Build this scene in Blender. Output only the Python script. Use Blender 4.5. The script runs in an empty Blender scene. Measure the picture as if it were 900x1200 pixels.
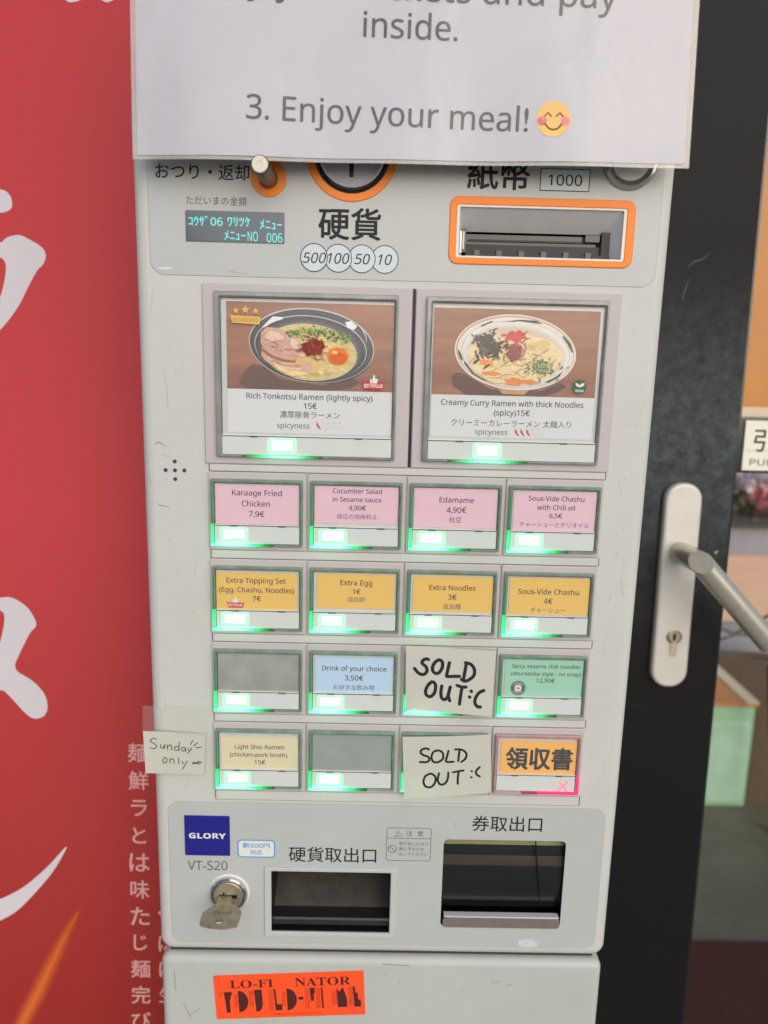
import bpy, bmesh, math, random
from mathutils import Vector, Matrix
from mathutils.geometry import tessellate_polygon
random.seed(11)
SC = bpy.context.scene
MM = 0.001

# ------------------------------------------------------------------ camera
cam = bpy.data.cameras.new('camera'); cam_o = bpy.data.objects.new('camera', cam)
SC.collection.objects.link(cam_o); SC.camera = cam_o
cam.sensor_fit = 'AUTO'; cam.sensor_width = 36.0; cam.lens = 27.0
cam.clip_start = 0.01; cam.clip_end = 2000
right = Vector((0.99967133, -0.0073552, 0.02455888))
down = Vector((0.02267316, -0.19344687, -0.98084873))
fwd = Vector((0.01196518, 0.98108318, -0.19321652))
cam_o.rotation_euler = Matrix((right, -down, -fwd)).transposed().to_euler()
cam_o.location = Vector((97.64658602, -443.97068056, 65.50393164)) * MM
cam.dof.use_dof = True; cam.dof.focus_distance = 0.455; cam.dof.aperture_fstop = 7.0

# ------------------------------------------------------------------ sky, sun, exposure
SUN = Vector((0.30, -0.82, 0.48)).normalized()
w = bpy.data.worlds.new('World'); SC.world = w; w.use_nodes = True
nt = w.node_tree; bg = nt.nodes['Background']
sky = nt.nodes.new('ShaderNodeTexSky'); sky.sky_type = 'NISHITA'; sky.sun_disc = False
sky.sun_elevation = math.asin(SUN.z); sky.sun_rotation = math.atan2(SUN.x, SUN.y)
sky.air_density = 1.0; sky.dust_density = 2.2; sky.ozone_density = 1.0
nt.links.new(sky.outputs[0], bg.inputs[0]); bg.inputs[1].default_value = 0.10
sun = bpy.data.lights.new('sun', 'SUN'); sun.energy = 1.1; sun.angle = math.radians(75); sun.color = (0.955, 0.975, 1.0)
sun_o = bpy.data.objects.new('sun', sun); SC.collection.objects.link(sun_o)
sun_o.rotation_euler = SUN.to_track_quat('Z', 'Y').to_euler(); sun_o.location = (1, -3, 3)
SC.view_settings.view_transform = 'Standard'; SC.view_settings.look = 'None'
SC.view_settings.exposure = 0.40; SC.view_settings.gamma = 1.0

# ------------------------------------------------------------------ materials
def lin(c):
    out = []
    for v in c:
        v /= 255.0
        out.append(v / 12.92 if v <= 0.04045 else ((v + 0.055) / 1.055) ** 2.4)
    return (*out, 1.0)
def mat(name, rgb, rough=0.5, spec=0.5, metal=0.0, var=0.0, vscale=60, bump=0.0, bscale=800, emit=None, es=0, coat=0, transl=0, stretch=None):
    m = bpy.data.materials.new(name); m.use_nodes = True
    n = m.node_tree; p = n.nodes['Principled BSDF']; col = lin(rgb)
    p.inputs['Base Color'].default_value = col; p.inputs['Roughness'].default_value = rough
    p.inputs['Specular IOR Level'].default_value = spec; p.inputs['Metallic'].default_value = metal
    if coat: p.inputs['Coat Weight'].default_value = coat; p.inputs['Coat Roughness'].default_value = 0.08
    if emit:
        p.inputs['Emission Color'].default_value = (*emit, 1); p.inputs['Emission Strength'].default_value = es
    tc = None
    if var or bump:
        tc = n.nodes.new('ShaderNodeTexCoord'); src = tc.outputs['Object']
        if stretch:
            mp = n.nodes.new('ShaderNodeMapping'); mp.inputs['Scale'].default_value = stretch
            n.links.new(src, mp.inputs[0]); src = mp.outputs[0]
    if var:
        ns = n.nodes.new('ShaderNodeTexNoise'); ns.inputs['Scale'].default_value = vscale; ns.inputs['Detail'].default_value = 6
        ns.inputs['Roughness'].default_value = 0.65
        n.links.new(src, ns.inputs['Vector'])
        r = n.nodes.new('ShaderNodeValToRGB'); r.color_ramp.elements[0].position = 0.3; r.color_ramp.elements[1].position = 0.7
        r.color_ramp.elements[0].color = tuple(min(1, c * (1 - var)) for c in col[:3]) + (1,)
        r.color_ramp.elements[1].color = tuple(min(1, c * (1 + var)) for c in col[:3]) + (1,)
        n.links.new(ns.outputs[0], r.inputs[0]); n.links.new(r.outputs[0], p.inputs['Base Color'])
    if bump:
        b2 = n.nodes.new('ShaderNodeTexNoise'); b2.inputs['Scale'].default_value = bscale; b2.inputs['Detail'].default_value = 4
        n.links.new(src, b2.inputs['Vector'])
        bp = n.nodes.new('ShaderNodeBump'); bp.inputs['Strength'].default_value = bump; bp.inputs['Distance'].default_value = 0.0005
        n.links.new(b2.outputs[0], bp.inputs['Height']); n.links.new(bp.outputs[0], p.inputs['Normal'])
    if transl:
        t = n.nodes.new('ShaderNodeBsdfTranslucent'); t.inputs[0].default_value = col
        mx = n.nodes.new('ShaderNodeMixShader'); mx.inputs[0].default_value = transl
        out = n.nodes['Material Output']
        n.links.new(p.outputs[0], mx.inputs[1]); n.links.new(t.outputs[0], mx.inputs[2]); n.links.new(mx.outputs[0], out.inputs[0])
    return m
def clear(name, tint=(1, 1, 1), rough=0.02, ior=1.45, bump=0.0, bscale=30, dist=0.002, milky=0.0):
    """thin clear plastic or glass: transparent with a fresnel reflection (and a little milky scatter)"""
    m = bpy.data.materials.new(name); m.use_nodes = True; n = m.node_tree
    n.nodes.remove(n.nodes['Principled BSDF']); out = n.nodes['Material Output']
    t = n.nodes.new('ShaderNodeBsdfTransparent'); t.inputs[0].default_value = (*tint, 1)
    g = n.nodes.new('ShaderNodeBsdfGlossy'); g.inputs['Roughness'].default_value = rough
    f = n.nodes.new('ShaderNodeFresnel'); f.inputs[0].default_value = ior
    mx = n.nodes.new('ShaderNodeMixShader')
    a = t
    if milky:
        d = n.nodes.new('ShaderNodeBsdfDiffuse'); d.inputs[0].default_value = (0.75, 0.75, 0.75, 1)
        m0 = n.nodes.new('ShaderNodeMixShader'); m0.inputs[0].default_value = milky
        n.links.new(t.outputs[0], m0.inputs[1]); n.links.new(d.outputs[0], m0.inputs[2]); a = m0
    geo = n.nodes.new('ShaderNodeNewGeometry'); inv_ = n.nodes.new('ShaderNodeMath'); inv_.operation = 'SUBTRACT'; inv_.inputs[0].default_value = 1.0
    mul = n.nodes.new('ShaderNodeMath'); mul.operation = 'MULTIPLY'   # reflect at the outer faces only
    n.links.new(geo.outputs['Backfacing'], inv_.inputs[1]); n.links.new(inv_.outputs[0], mul.inputs[0]); n.links.new(f.outputs[0], mul.inputs[1])
    n.links.new(mul.outputs[0], mx.inputs[0]); n.links.new(a.outputs[0], mx.inputs[1]); n.links.new(g.outputs[0], mx.inputs[2])
    n.links.new(mx.outputs[0], out.inputs[0])
    if bump:
        tc = n.nodes.new('ShaderNodeTexCoord'); b2 = n.nodes.new('ShaderNodeTexNoise'); b2.inputs['Scale'].default_value = bscale
        b2.inputs['Detail'].default_value = 3; b2.inputs['Distortion'].default_value = 0.6
        n.links.new(tc.outputs['Object'], b2.inputs['Vector'])
        bp = n.nodes.new('ShaderNodeBump'); bp.inputs['Strength'].default_value = bump; bp.inputs['Distance'].default_value = dist
        n.links.new(b2.outputs[0], bp.inputs['Height'])
        n.links.new(bp.outputs[0], g.inputs['Normal']); n.links.new(bp.outputs[0], f.inputs['Normal'])
    return m
def glow(name, rgb, s):
    return mat(name, (30, 30, 30), 0.3, emit=rgb, es=s)

cabinet_m = mat('warm white machine plastic', (195, 196, 190), 0.42, 0.4, var=0.035, vscale=14, bump=0.12, bscale=2500)
film_m = mat('pale grey panel film', (182, 184, 181), 0.30, 0.5, var=0.03, vscale=25)
film_low_m = mat('cool white panel film', (180, 184, 180), 0.33, 0.5, var=0.03, vscale=25)  # slightly darker film: weaker light low on the machine put into the colour
pan_m = mat('mauve grey button plastic', (187, 179, 178), 0.45, 0.4, var=0.02, vscale=40)
bezel_m = mat('smoked green acrylic', (118, 138, 122), 0.18, 0.6, var=0.35, vscale=90, coat=0.5)  # own grey-green, with the lamps' faint green glow added to the colour
bezel_big_m = mat('smoked grey acrylic', (130, 134, 132), 0.18, 0.6, var=0.3, vscale=60, coat=0.5)
bezel_pink_m = mat('rosy lit acrylic', (176, 134, 134), 0.18, 0.6, var=0.25, vscale=90, coat=0.5)
dark_line_m = mat('dark seam', (52, 54, 53), 0.5)
strip_m = mat('white button strip', (203, 209, 204), 0.35, 0.4, var=0.015, vscale=60)
ink_m = mat('black ink', (30, 31, 32), 0.55, 0.3)
low_m = mat('dimmed white machine plastic', (180, 184, 177), 0.45, 0.4, var=0.035, vscale=14, bump=0.12, bscale=2500)  # cabinet plastic made darker and greener: weaker light low down put into the colour
back_m = mat('pale inner backing', (196, 200, 196), 0.4, 0.4, var=0.06, vscale=60)
ink_soft_m = mat('grey ink', (88, 88, 88), 0.55, 0.3)
orange_m = mat('orange trim', (243, 132, 34), 0.4, 0.4, var=0.03, vscale=40)
white_m = mat('clean white plastic', (222, 221, 214), 0.4)
chrome_m = mat('polished chrome', (215, 213, 208), 0.12, metal=1.0, var=0.05, vscale=200)
bright_m = mat('bright metal edge', (226, 226, 222), 0.25, 0.6, metal=0.35)
steel_m = mat('brushed steel', (160, 155, 146), 0.38, metal=1.0, var=0.15, vscale=300, stretch=(1, 1, 20))
nickel_m = mat('worn nickel', (172, 160, 138), 0.4, metal=.7, var=0.22, vscale=180, bump=0.3, bscale=900)
dark_m = mat('black machine interior', (42, 44, 44), 0.45, 0.4, var=0.25, vscale=60)
deep_m = mat('deep black interior', (16, 19, 19), 0.4, 0.4)
gloss_black_m = mat('glossy black plastic', (28, 29, 30), 0.15, 0.6)
ceil_m = mat('grey slot lining', (168, 166, 166), 0.5, var=0.05, vscale=50)
disc_m = mat('lilac grey coin plate', (164, 162, 176), 0.35, var=0.05)
display_m = mat('blue black display glass', (48, 57, 66), 0.12, 0.6, coat=0.6)
vfd_m = glow('cyan display segments', (0.16, 0.82, 0.80), 0.8)
pane_m = clear('clear button cover', rough=0.08, ior=1.42, bump=0.10, bscale=40, dist=0.0015, milky=0.075)
paper_m = mat('note paper', (214, 214, 202), 0.7, 0.2, var=0.015, vscale=80, transl=0.25)
sign_paper_m = mat('sign paper', (193, 191, 203), 0.6, 0.2, var=0.01, vscale=20)
sign_ink_m = mat('printed charcoal ink', (30, 27, 36), 0.5, 0.3)
lam_m = clear('laminate film', tint=(0.985, 0.985, 0.97), rough=0.16, ior=1.5, bump=0.5, bscale=17, dist=0.005, milky=0.03)
tape_m = clear('clear sticky tape', tint=(1, 1, .99), rough=0.2, ior=1.3, bump=0.6, bscale=80, dist=0.002, milky=0.05)
led_m = glow('white green lamp', (0.58, 1.0, 0.74), 2.6)
halo1_m = mat('painted glow on strip near lamp', (190, 209, 196), .35, emit=(.05, 1, .3), es=.6); halo2_m = mat('painted glow on strip', (200, 209, 202), .35, emit=(.05, 1, .3), es=.26)  # the lamp's halo on the strip, put in as emission
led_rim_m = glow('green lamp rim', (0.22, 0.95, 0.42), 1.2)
g1_m = glow('green acrylic glow bright', (0.12, 1.0, 0.50), 1.6)
g2_m = glow('green acrylic glow', (0.03, 0.88, 0.20), 1.15)
g3_m = glow('green acrylic glow faint', (0.03, 0.65, 0.15), 0.5)
g4_m = glow('green acrylic glow faintest', (0.03, 0.45, 0.13), 0.2)
r1_m = glow('red acrylic glow', (1.0, 0.02, 0.14), 1.2)
r2_m = glow('red acrylic glow faint', (1.0, 0.10, 0.18), 0.30)
rx_m = glow('pink lamp cross', (1.0, 0.22, 0.28), 1.1)
pink_c = mat('pink card', (226, 186, 198), 0.55, 0.3, var=0.012)
yellow_c = mat('yellow card', (228, 186, 86), 0.55, 0.3, var=0.012)
blue_c = mat('light blue card', (178, 208, 232), 0.55, 0.3, var=0.012)
green_c = mat('mint green card', (150, 204, 176), 0.55, 0.3, var=0.012)
cream_c = mat('cream card', (218, 208, 170), 0.55, 0.3, var=0.012)
orange_c = mat('orange card', (240, 178, 86), 0.5, 0.3, var=0.015)
white_c = mat('white card', (214, 216, 216), 0.55, 0.3)
blank_c = mat('blank grey backing', (148, 154, 146), 0.28, 0.5, var=0.22, vscale=45)  # mottling of both blank backings stands in for reflections in the cover
blank2_c = mat('blank smooth backing', (140, 152, 144), 0.22, 0.5, var=0.14, vscale=22)

# ------------------------------------------------------------------ geometry collector (millimetres; x right, y away, z up)
def rr(x0, x1, z0, z1, r, n=5):
    pts = []
    for cx, cz, a0 in ((x1 - r, z0 + r, -90), (x1 - r, z1 - r, 0), (x0 + r, z1 - r, 90), (x0 + r, z0 + r, 180)):
        for i in range(n + 1):
            a = math.radians(a0 + 90 * i / n); pts.append((cx + r * math.cos(a), cz + r * math.sin(a)))
    return pts
def circ(cx, cz, r, n=48, rz=None, tilt=0.0):
    out = []; rz = r if rz is None else rz; t = math.radians(tilt)
    for i in range(n):
        a = 2 * math.pi * i / n; x, z = r * math.cos(a), rz * math.sin(a)
        out.append((cx + x * math.cos(t) - z * math.sin(t), cz + x * math.sin(t) + z * math.cos(t)))
    return out
def at_y(loop, y): return [(x, y, z) for x, z in loop]

class G:
    def __init__(s): s.v = []; s.f = []; s.m = []; s.mats = []
    def mi(s, m):
        if m not in s.mats: s.mats.append(m)
        return s.mats.index(m)
    def raw(s, vs, fs, m):
        o = len(s.v); s.v += [tuple(p) for p in vs]; k = s.mi(m)
        for f in fs: s.f.append([i + o for i in f]); s.m.append(k)
        return s
    def poly(s, pts, y, m):
        return s.raw(at_y(pts, y), [list(range(len(pts)))], m)
    def flat(s, outer, holes, y, m):
        loops = [[Vector((x, z, 0)) for x, z in l] for l in [outer] + holes]
        tri = tessellate_polygon(loops); vs = [(p.x, y, p.y) for l in loops for p in l]
        fs = []
        for a, b, c in tri:
            A, B, C = vs[a], vs[b], vs[c]
            cr = (B[0] - A[0]) * (C[2] - A[2]) - (B[2] - A[2]) * (C[0] - A[0])
            fs.append([a, b, c] if cr > 0 else [a, c, b])
        return s.raw(vs, fs, m)
    def loft(s, loops, m, cap0=False, cap1=False):
        n = len(loops[0]); vs = [p for l in loops for p in l]; fs = []
        for k in range(len(loops) - 1):
            for i in range(n):
                j = (i + 1) % n
                fs.append([k * n + i, (k + 1) * n + i, (k + 1) * n + j, k * n + j])
        s.raw(vs, fs, m)
        if cap0: s.raw(loops[0], [list(range(n))], m)
        if cap1: s.raw(loops[-1], [list(range(n))[::-1]], m)
        return s
    def plate(s, x0, x1, z0, z1, y0, y1, m, r=1.0, bev=0.4, n=4, holes=None):
        """rounded plate, front at y0, back at y1, softened front edge"""
        L = []
        for k in range(4):
            a = math.radians(30 * k); d = bev * (1 - math.sin(a)); yy = y0 + bev * (1 - math.cos(a))
            L.append(at_y(rr(x0 + d, x1 - d, z0 + d, z1 - d, max(r - d, 0.05), n), yy))
        L.append(at_y(rr(x0, x1, z0, z1, r, n), y1))
        s.loft(L, m)
        front = rr(x0 + bev, x1 - bev, z0 + bev, z1 - bev, max(r - bev, 0.05), n)
        if holes: s.flat(front, holes, y0, m)
        else: s.poly(front, y0, m)
        s.raw(L[-1], [list(range(len(L[-1])))[::-1]], m)
        return s
    def frame(s, o, i, y0, y1, m, ro=1.0, ri=0.5, bev=0.4, ibev=None, n=4):
        """rounded frame: outer box o and inner box i = (x0,x1,z0,z1)"""
        ib = bev if ibev is None else ibev
        L = [at_y(rr(*o, ro, n), y1), at_y(rr(*o, ro, n), y0 + bev), at_y(rr(o[0] + bev, o[1] - bev, o[2] + bev, o[3] - bev, max(ro - bev, .05), n), y0),
             at_y(rr(i[0] - ib, i[1] + ib, i[2] - ib, i[3] + ib, ri + ib, n), y0), at_y(rr(*i, ri, n), y0 + ib), at_y(rr(*i, ri, n), y1)]
        return s.loft([l for l in L[::-1]][::-1], m)
    def ring(s, cx, cz, prof, m, n=64, cap0=False, cap1=False):
        """lathe about the y axis, prof = [(radius, y)] from outside in"""
        return s.loft([at_y(circ(cx, cz, max(r, 0.01), n), y) for r, y in prof], m, cap0, cap1)
    def box(s, x0, x1, y0, y1, z0, z1, m):
        vs = [(x0, y0, z0), (x1, y0, z0), (x1, y0, z1), (x0, y0, z1), (x0, y1, z0), (x1, y1, z0), (x1, y1, z1), (x0, y1, z1)]
        return s.raw(vs, [[0, 1, 2, 3], [5, 4, 7, 6], [4, 0, 3, 7], [1, 5, 6, 2], [3, 2, 6, 7], [4, 5, 1, 0]], m)
    def tube(s, pts, r, m, n=20, caps=True):
        loops = []
        P = [Vector(p) for p in pts]
        for k, p in enumerate(P):
            d = (P[min(k + 1, len(P) - 1)] - P[max(k - 1, 0)]).normalized()
            a = d.cross(Vector((0, 0, 1)) if abs(d.z) < .9 else Vector((1, 0, 0))).normalized(); b = d.cross(a)
            rk = r[k] if isinstance(r, (list, tuple)) else r
            loops.append([tuple(p + a * rk * math.cos(2 * math.pi * i / n) + b * rk * math.sin(2 * math.pi * i / n)) for i in range(n)])
        return s.loft(loops, m, caps, caps)
    def text(s, t, cx, cz, y, m, w=None, h=None, style='sans', wt=0.0, shear=0.0, rot=0.0, fn=None, size=None, align='c'):
        vs, ps, bb = glyphs(t, style, 0, shear); wt = wt * .8
        sx = sz = (w / (bb[1] - bb[0])) if w else (size if size else 1.0)
        if w and h: sz = h / (bb[3] - bb[2])
        elif h and not w: sx = sz = h / (bb[3] - bb[2])
        x0 = {'c': (bb[0] + bb[1]) / 2, 'l': bb[0], 'r': bb[1]}[align]
        z0 = (bb[2] + bb[3]) / 2 if h else (0.37 if ord(t[0]) > 0x2fff else 0.32)
        ca, sa = math.cos(math.radians(rot)), math.sin(math.radians(rot)); out = []
        for x, z in vs:
            a, b = (x - x0) * sx, (z - z0) * sz
            a, b = cx + a * ca - b * sa, cz + a * sa + b * ca
            out.append((a, b))
        for k in range(7 if wt > 0 else 1):   # heavier weights: the same outline printed again a hair to each side
            t = math.radians(60 * k); da, db, dy = (wt * sx * math.cos(t), wt * sx * math.sin(t), .003 * k) if k else (0, 0, 0)
            s.raw([fn(a + da, b + db) if fn else (a + da, y - dy, b + db) for a, b in out], ps, m)
        return s
    def stroke(s, pts, wd, y, m, fn=None, closed=False, smooth=6, taper=False):
        """a pen stroke: ribbon with round ends through the points (Catmull-Rom)"""
        P = [Vector((p[0], p[1])) for p in pts]
        if closed: P = P + [P[0]]
        Q = []
        if smooth and len(P) > 2:
            for i in range(len(P) - 1):
                p0 = P[i - 1] if i else (P[-2] if closed else P[0]); p1, p2 = P[i], P[i + 1]
                p3 = P[i + 2] if i + 2 < len(P) else (P[1] if closed else P[-1])
                for k in range(smooth):
                    t = k / smooth
                    Q.append(0.5 * ((2 * p1) + (p2 - p0) * t + (2 * p0 - 5 * p1 + 4 * p2 - p3) * t * t + (3 * p1 - p0 - 3 * p2 + p3) * t ** 3))
            Q.append(P[-1])
        else: Q = P
        R = []; Lf = []
        for i, p in enumerate(Q):
            d = (Q[min(i + 1, len(Q) - 1)] - Q[max(i - 1, 0)])
            d = d.normalized() if d.length > 1e-9 else Vector((1, 0))
            k = wd / 2
            if taper: k *= 0.08 + 0.92 * math.sin(math.pi * (i + .5) / len(Q))
            nrm = Vector((-d.y, d.x)) * k; Lf.append(p + nrm); R.append(p - nrm)
        f = fn or (lambda a, b: (a, y, b))
        vs = [f(p.x, p.y) for p in Lf + R]; n = len(Q)
        s.raw(vs, [[i, n + i, n + i + 1, i + 1] for i in range(n - 1)], m)
        if not taper:
            for e in (0, -1):
                d = (Q[1] - Q[0]) if e == 0 else (Q[-2] - Q[-1]); d = d.normalized()
                a0 = math.atan2(d.y, d.x) + math.pi / 2
                arc = [(Q[e].x + wd / 2 * math.cos(a0 + math.pi * i / 6), Q[e].y + wd / 2 * math.sin(a0 + math.pi * i / 6)) for i in range(7)]
                s.raw([f(*a) for a in arc], [list(range(7))], m)
        return s
    def build(s, name, parent=None, origin=(0, 0, 0), smooth=True, loc=None):
        me = bpy.data.meshes.new(name)
        me.from_pydata([((x - origin[0]) * MM, (y - origin[1]) * MM, (z - origin[2]) * MM) for x, y, z in s.v], [], s.f)
        for m in s.mats: me.materials.append(m)
        me.polygons.foreach_set('material_index', s.m)
        me.update()
        if smooth:
            me.polygons.foreach_set('use_smooth', [True] * len(me.polygons)); me.set_sharp_from_angle(angle=math.radians(32))
        o = bpy.data.objects.new(name, me); SC.collection.objects.link(o)
        if parent: o.parent = parent
        if loc: o.location = Vector(loc) * MM
        return o

_cache = {}
def glyphs(t, style, wt, shear):
    key = (t, style, wt, shear)
    if key in _cache: return _cache[key]
    base = {'sans': (0x1D5A0, 0x1D5BA, 0x1D7E2), 'bold': (0x1D5D4, 0x1D5EE, 0x1D7EC), 'serif': (0x1D400, 0x1D41A, 0x1D7CE)}[style]
    s = ''
    for ch in t:
        if 'A' <= ch <= 'Z': s += chr(base[0] + ord(ch) - 65)
        elif 'a' <= ch <= 'z': s += chr(base[1] + ord(ch) - 97)
        elif '0' <= ch <= '9': s += chr(base[2] + ord(ch) - 48)
        else: s += ch
    c = bpy.data.curves.new('lettering', 'FONT'); c.body = s; c.size = 1.0; c.offset = wt; c.shear = shear
    c.dimensions = '2D'; c.fill_mode = 'FRONT'; c.resolution_u = 4
    o = bpy.data.objects.new('lettering', c); SC.collection.objects.link(o)
    dg = bpy.context.evaluated_depsgraph_get(); me = bpy.data.meshes.new_from_object(o.evaluated_get(dg))
    vs = [(v.co.x, v.co.y) for v in me.vertices]; ps = [list(p.vertices) for p in me.polygons]
    xs = [v[0] for v in vs] or [0, 1]; zs = [v[1] for v in vs] or [0, 1]
    bpy.data.objects.remove(o); bpy.data.meshes.remove(me); bpy.data.curves.remove(c)
    _cache[key] = (vs, ps, (min(xs), max(xs), min(zs), max(zs))); return _cache[key]

def tag(o, label=None, cat=None, group=None, kind=None):
    if label: o['label'] = label
    if cat: o['category'] = cat
    if group: o['group'] = group
    if kind: o['kind'] = kind
    return o
def empty(name, loc):
    o = bpy.data.objects.new(name, None); SC.collection.objects.link(o); o.location = Vector(loc) * MM; o.empty_display_size = 0.05
    return o

# ------------------------------------------------------------------ setting: ground and interior floor
GZ = -1050
paving = mat('grey pavement', (150, 146, 140), 0.85, 0.2, var=0.2, vscale=6, bump=0.4, bscale=90)
G().raw([(-3e5, -6e5, GZ), (3e5, -6e5, GZ), (3e5, 6e5, GZ), (-3e5, 6e5, GZ)], [[0, 1, 2, 3]], paving).build('pavement')['kind'] = 'structure'
floor_m = mat('brown grey stone floor', (112, 104, 86), 0.5, 0.4, var=0.22, vscale=7, bump=0.2, bscale=200)
G().raw([(300, 335, GZ + 4), (4000, 335, GZ + 4), (4000, 5000, GZ + 4), (300, 5000, GZ + 4)], [[0, 1, 2, 3]], floor_m).build('indoor_floor')['kind'] = 'structure'

# ------------------------------------------------------------------ the machine body
RO = (110, 140, GZ)
machine = empty('ticket_machine', RO)
tag(machine, 'white ramen ticket vending machine with rows of lit menu buttons', 'ticket machine')
def part(g, name, parent=machine, label=None, smooth=True):
    o = g.build(name, parent, RO if parent is machine else (0, 0, 0), smooth)
    if label: o['label'] = label
    return o
XL, XR = -38.5, 258.0
bill_hole = rr(140.2, 230.8, 123.2, 149.4, 0.8)
coin_hole = rr(35.8, 113.4, -304.9, -260.1, 0.6)
tick_hole = rr(146.9, 225.9, -299.2, -235.5, 3.0)
def cab(x0, x1, z0, z1, r, yb, holes, corner, m):
    g = G(); L = []
    for k in range(8):
        a = math.radians(90 * k / 7); d = r * (1 - math.sin(a)); yy = r * (1 - math.cos(a))
        L.append(at_y(rr(x0 + d, x1 - d, z0 + d, z1 - d, max(corner - d, .3), 8), yy))
    L.append(at_y(rr(x0, x1, z0, z1, corner, 8), yb))
    g.loft(L, m, False, True)
    g.flat(rr(x0 + r, x1 - r, z0 + r, z1 - r, max(corner - r, .3), 8), holes, 0, m)
    return g
g = cab(XL, XR, -322.2, 206, 7, 270, [bill_hole, coin_hole, tick_hole], 9, cabinet_m)
sc_m = mat('rust brown scuff', (150, 96, 78), 0.7); sc_d = mat('grey scratch', (140, 136, 126), 0.7)
for pts, wdt, mm in (([(-30.4, 14.6), (-28.5, 16.0), (-23.7, 13.9)], .5, sc_m), ([(-30.6, -19.8), (-27, -21.2), (-22.3, -21.8)], .45, sc_m),
                     ([(-27, 9), (-24, 8.2), (-21, 8.4)], .25, sc_d), ([(-25, -40), (-21, -44)], .25, sc_d), ([(246, -60), (249, -71)], .3, sc_d), ([(240, 0), (243, -9)], .25, sc_d),
                     ([(-24, 60), (-22, 41), (-23, 36)], .25, sc_d)):
    g.stroke(pts, wdt, -0.05, mm, taper=True)
rw = random.Random(21); speck = mat('grey speck of dirt', (164, 160, 148), .7); smear = mat('faint brown smear', (188, 182, 166), .6)
for i in range(95):
    x = rw.choice((rw.uniform(-34, -3), rw.uniform(236, 252))); z = rw.uniform(-205, 104); L = rw.uniform(.3, 1.0)
    g.stroke([(x, z), (x + rw.uniform(-L, L), z - L), (x + rw.uniform(-L, L), z - 1.6 * L)], rw.uniform(.15, .4), -.05, speck, smooth=2, taper=True)
for i in range(16):
    x = rw.choice((rw.uniform(-33, -6), rw.uniform(237, 250))); z = rw.uniform(-205, 100); L = rw.uniform(4, 14); t = rw.uniform(1.2, 1.9)
    g.stroke([(x, z), (x + L * .5 * math.cos(t) + rw.uniform(-1, 1), z + L * .5 * math.sin(t)), (x + L * math.cos(t), z + L * math.sin(t))], rw.uniform(.25, .7), -.045, smear, smooth=4, taper=True)
part(g, 'upper_cabinet')
g = cab(XL + .6, XR - 1.2, GZ, -325.4, 5, 270, [], 6, low_m)
for pts in ([(-29.1, -336.9), (-28.4, -351.4)], [(-23.5, -361.4), (-18.7, -374.7)], [(-19.5, -371), (-13, -366)], [(182.5, -342.4), (188.2, -340.9)], [(193, -344), (197, -343)], [(110, -329), (128, -330)]):
    g.stroke(pts, .5, -0.05, sc_d, smooth=0)
rw = random.Random(22)
for i in range(60):
    x = rw.uniform(-30, 250); z = rw.uniform(-420, -331); L = rw.uniform(.3, 1.2)
    g.stroke([(x, z), (x + rw.uniform(-L, L), z - L), (x + rw.uniform(-L, L), z - 1.6 * L)], rw.uniform(.15, .45), -.05, sc_d, smooth=2, taper=True)
part(g, 'lower_cabinet')
part(G().box(XL + 6, XR - 7, 6, 266, -325.6, -322.0, dark_line_m), 'cabinet_joint')

# header film with a cut-out over the note slot, and the film round the outlets
def film(x0, x1, z0, z1, r, holes, m):
    g = G(); o = rr(x0, x1, z0, z1, r, 8)
    g.loft([at_y(o, -.25), at_y(o, .01)], m); g.flat(o, holes, -.25, m)
    e = rr(x0 - .22, x1 + .22, z0 - .22, z1 + .22, r + .2, 8)
    g.loft([at_y(o, -.27), at_y(e, -.05)], ink_edge)
    return g
ink_edge = mat('film edge', (150, 151, 145), 0.5)
g = film(-29.4, 250.6, 109.4, 198, 8, [bill_hole], film_m)
grime = mat('dried glue trace', (176, 168, 130), 0.7)
g.stroke([(12.3, 112.6), (17, 111.6), (24.1, 110.9)], .5, -.32, grime, taper=True)
g.stroke([(-26, 113), (-21, 112.6), (-17, 113.2)], 1.0, -.32, white_m, taper=True)
part(g, 'header_panel')
g = film(-29.6, 249.6, -314.5, -212.4, 7, [coin_hole, tick_hole], film_low_m)
g.poly([(199.5, -309), (205, -307.3), (212, -311), (212, -313.4), (207, -314.2), (202, -314), (199, -312.5)], -.33, mat('white glue blob', (200, 206, 208), 0.25, 0.6, var=.08, vscale=300))
g.stroke([(152.2, -221), (154, -225), (154.6, -229)], .4, -.32, grime, taper=True)
part(g, 'outlet_panel')

# speaker holes
g = G()
for dx, dz in ((0, 0), (5.4, 0), (-5.4, 0), (0, 5.2), (0, -5.2)):
    g.ring(-19.1 + dx, dz, [(1.45, -.06), (1.15, -.08)], film_m, 20); g.poly(circ(-19.1 + dx, dz, 1.15, 20), -.10, dark_line_m)
part(g, 'speaker_grille')

# ---- header: lettering
g = G()
g.text('おつり・返却', .2, 163.2, -.34, ink_m, w=50.6, wt=.012)
part(g, 'header_lettering'); g = G()
g.text('ただいまの金額', 7.6, 148.6, -.34, ink_soft_m, w=33)
part(g, 'header_lettering'); g = G()
g.text('硬貨', 80.3, 138.3, -.34, ink_m, w=33.8, wt=.022)
part(g, 'header_lettering'); g = G()
g.text('紙幣', 160.8, 166.4, -.34, ink_m, w=33.6, wt=.022)
part(g, 'header_lettering')
g = G(); circ_m = mat('pale blue print', (200, 210, 212), 0.4)
for i, (cx, s) in enumerate(((60.9, '500'), (74.3, '100'), (87.3, '50'), (100.0, '10'))):
    y = -.36 - .05 * (3 - i)
    g.poly(circ(cx, 120.4, 7.6), y, ink_m); g.poly(circ(cx, 120.4, 7.15), y - .012, circ_m)
    g.text(s, cx + .2, 120.3, y - .024, ink_m, h=5.6, wt=.006, shear=.22)
part(g, 'coin_value_label')
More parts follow.
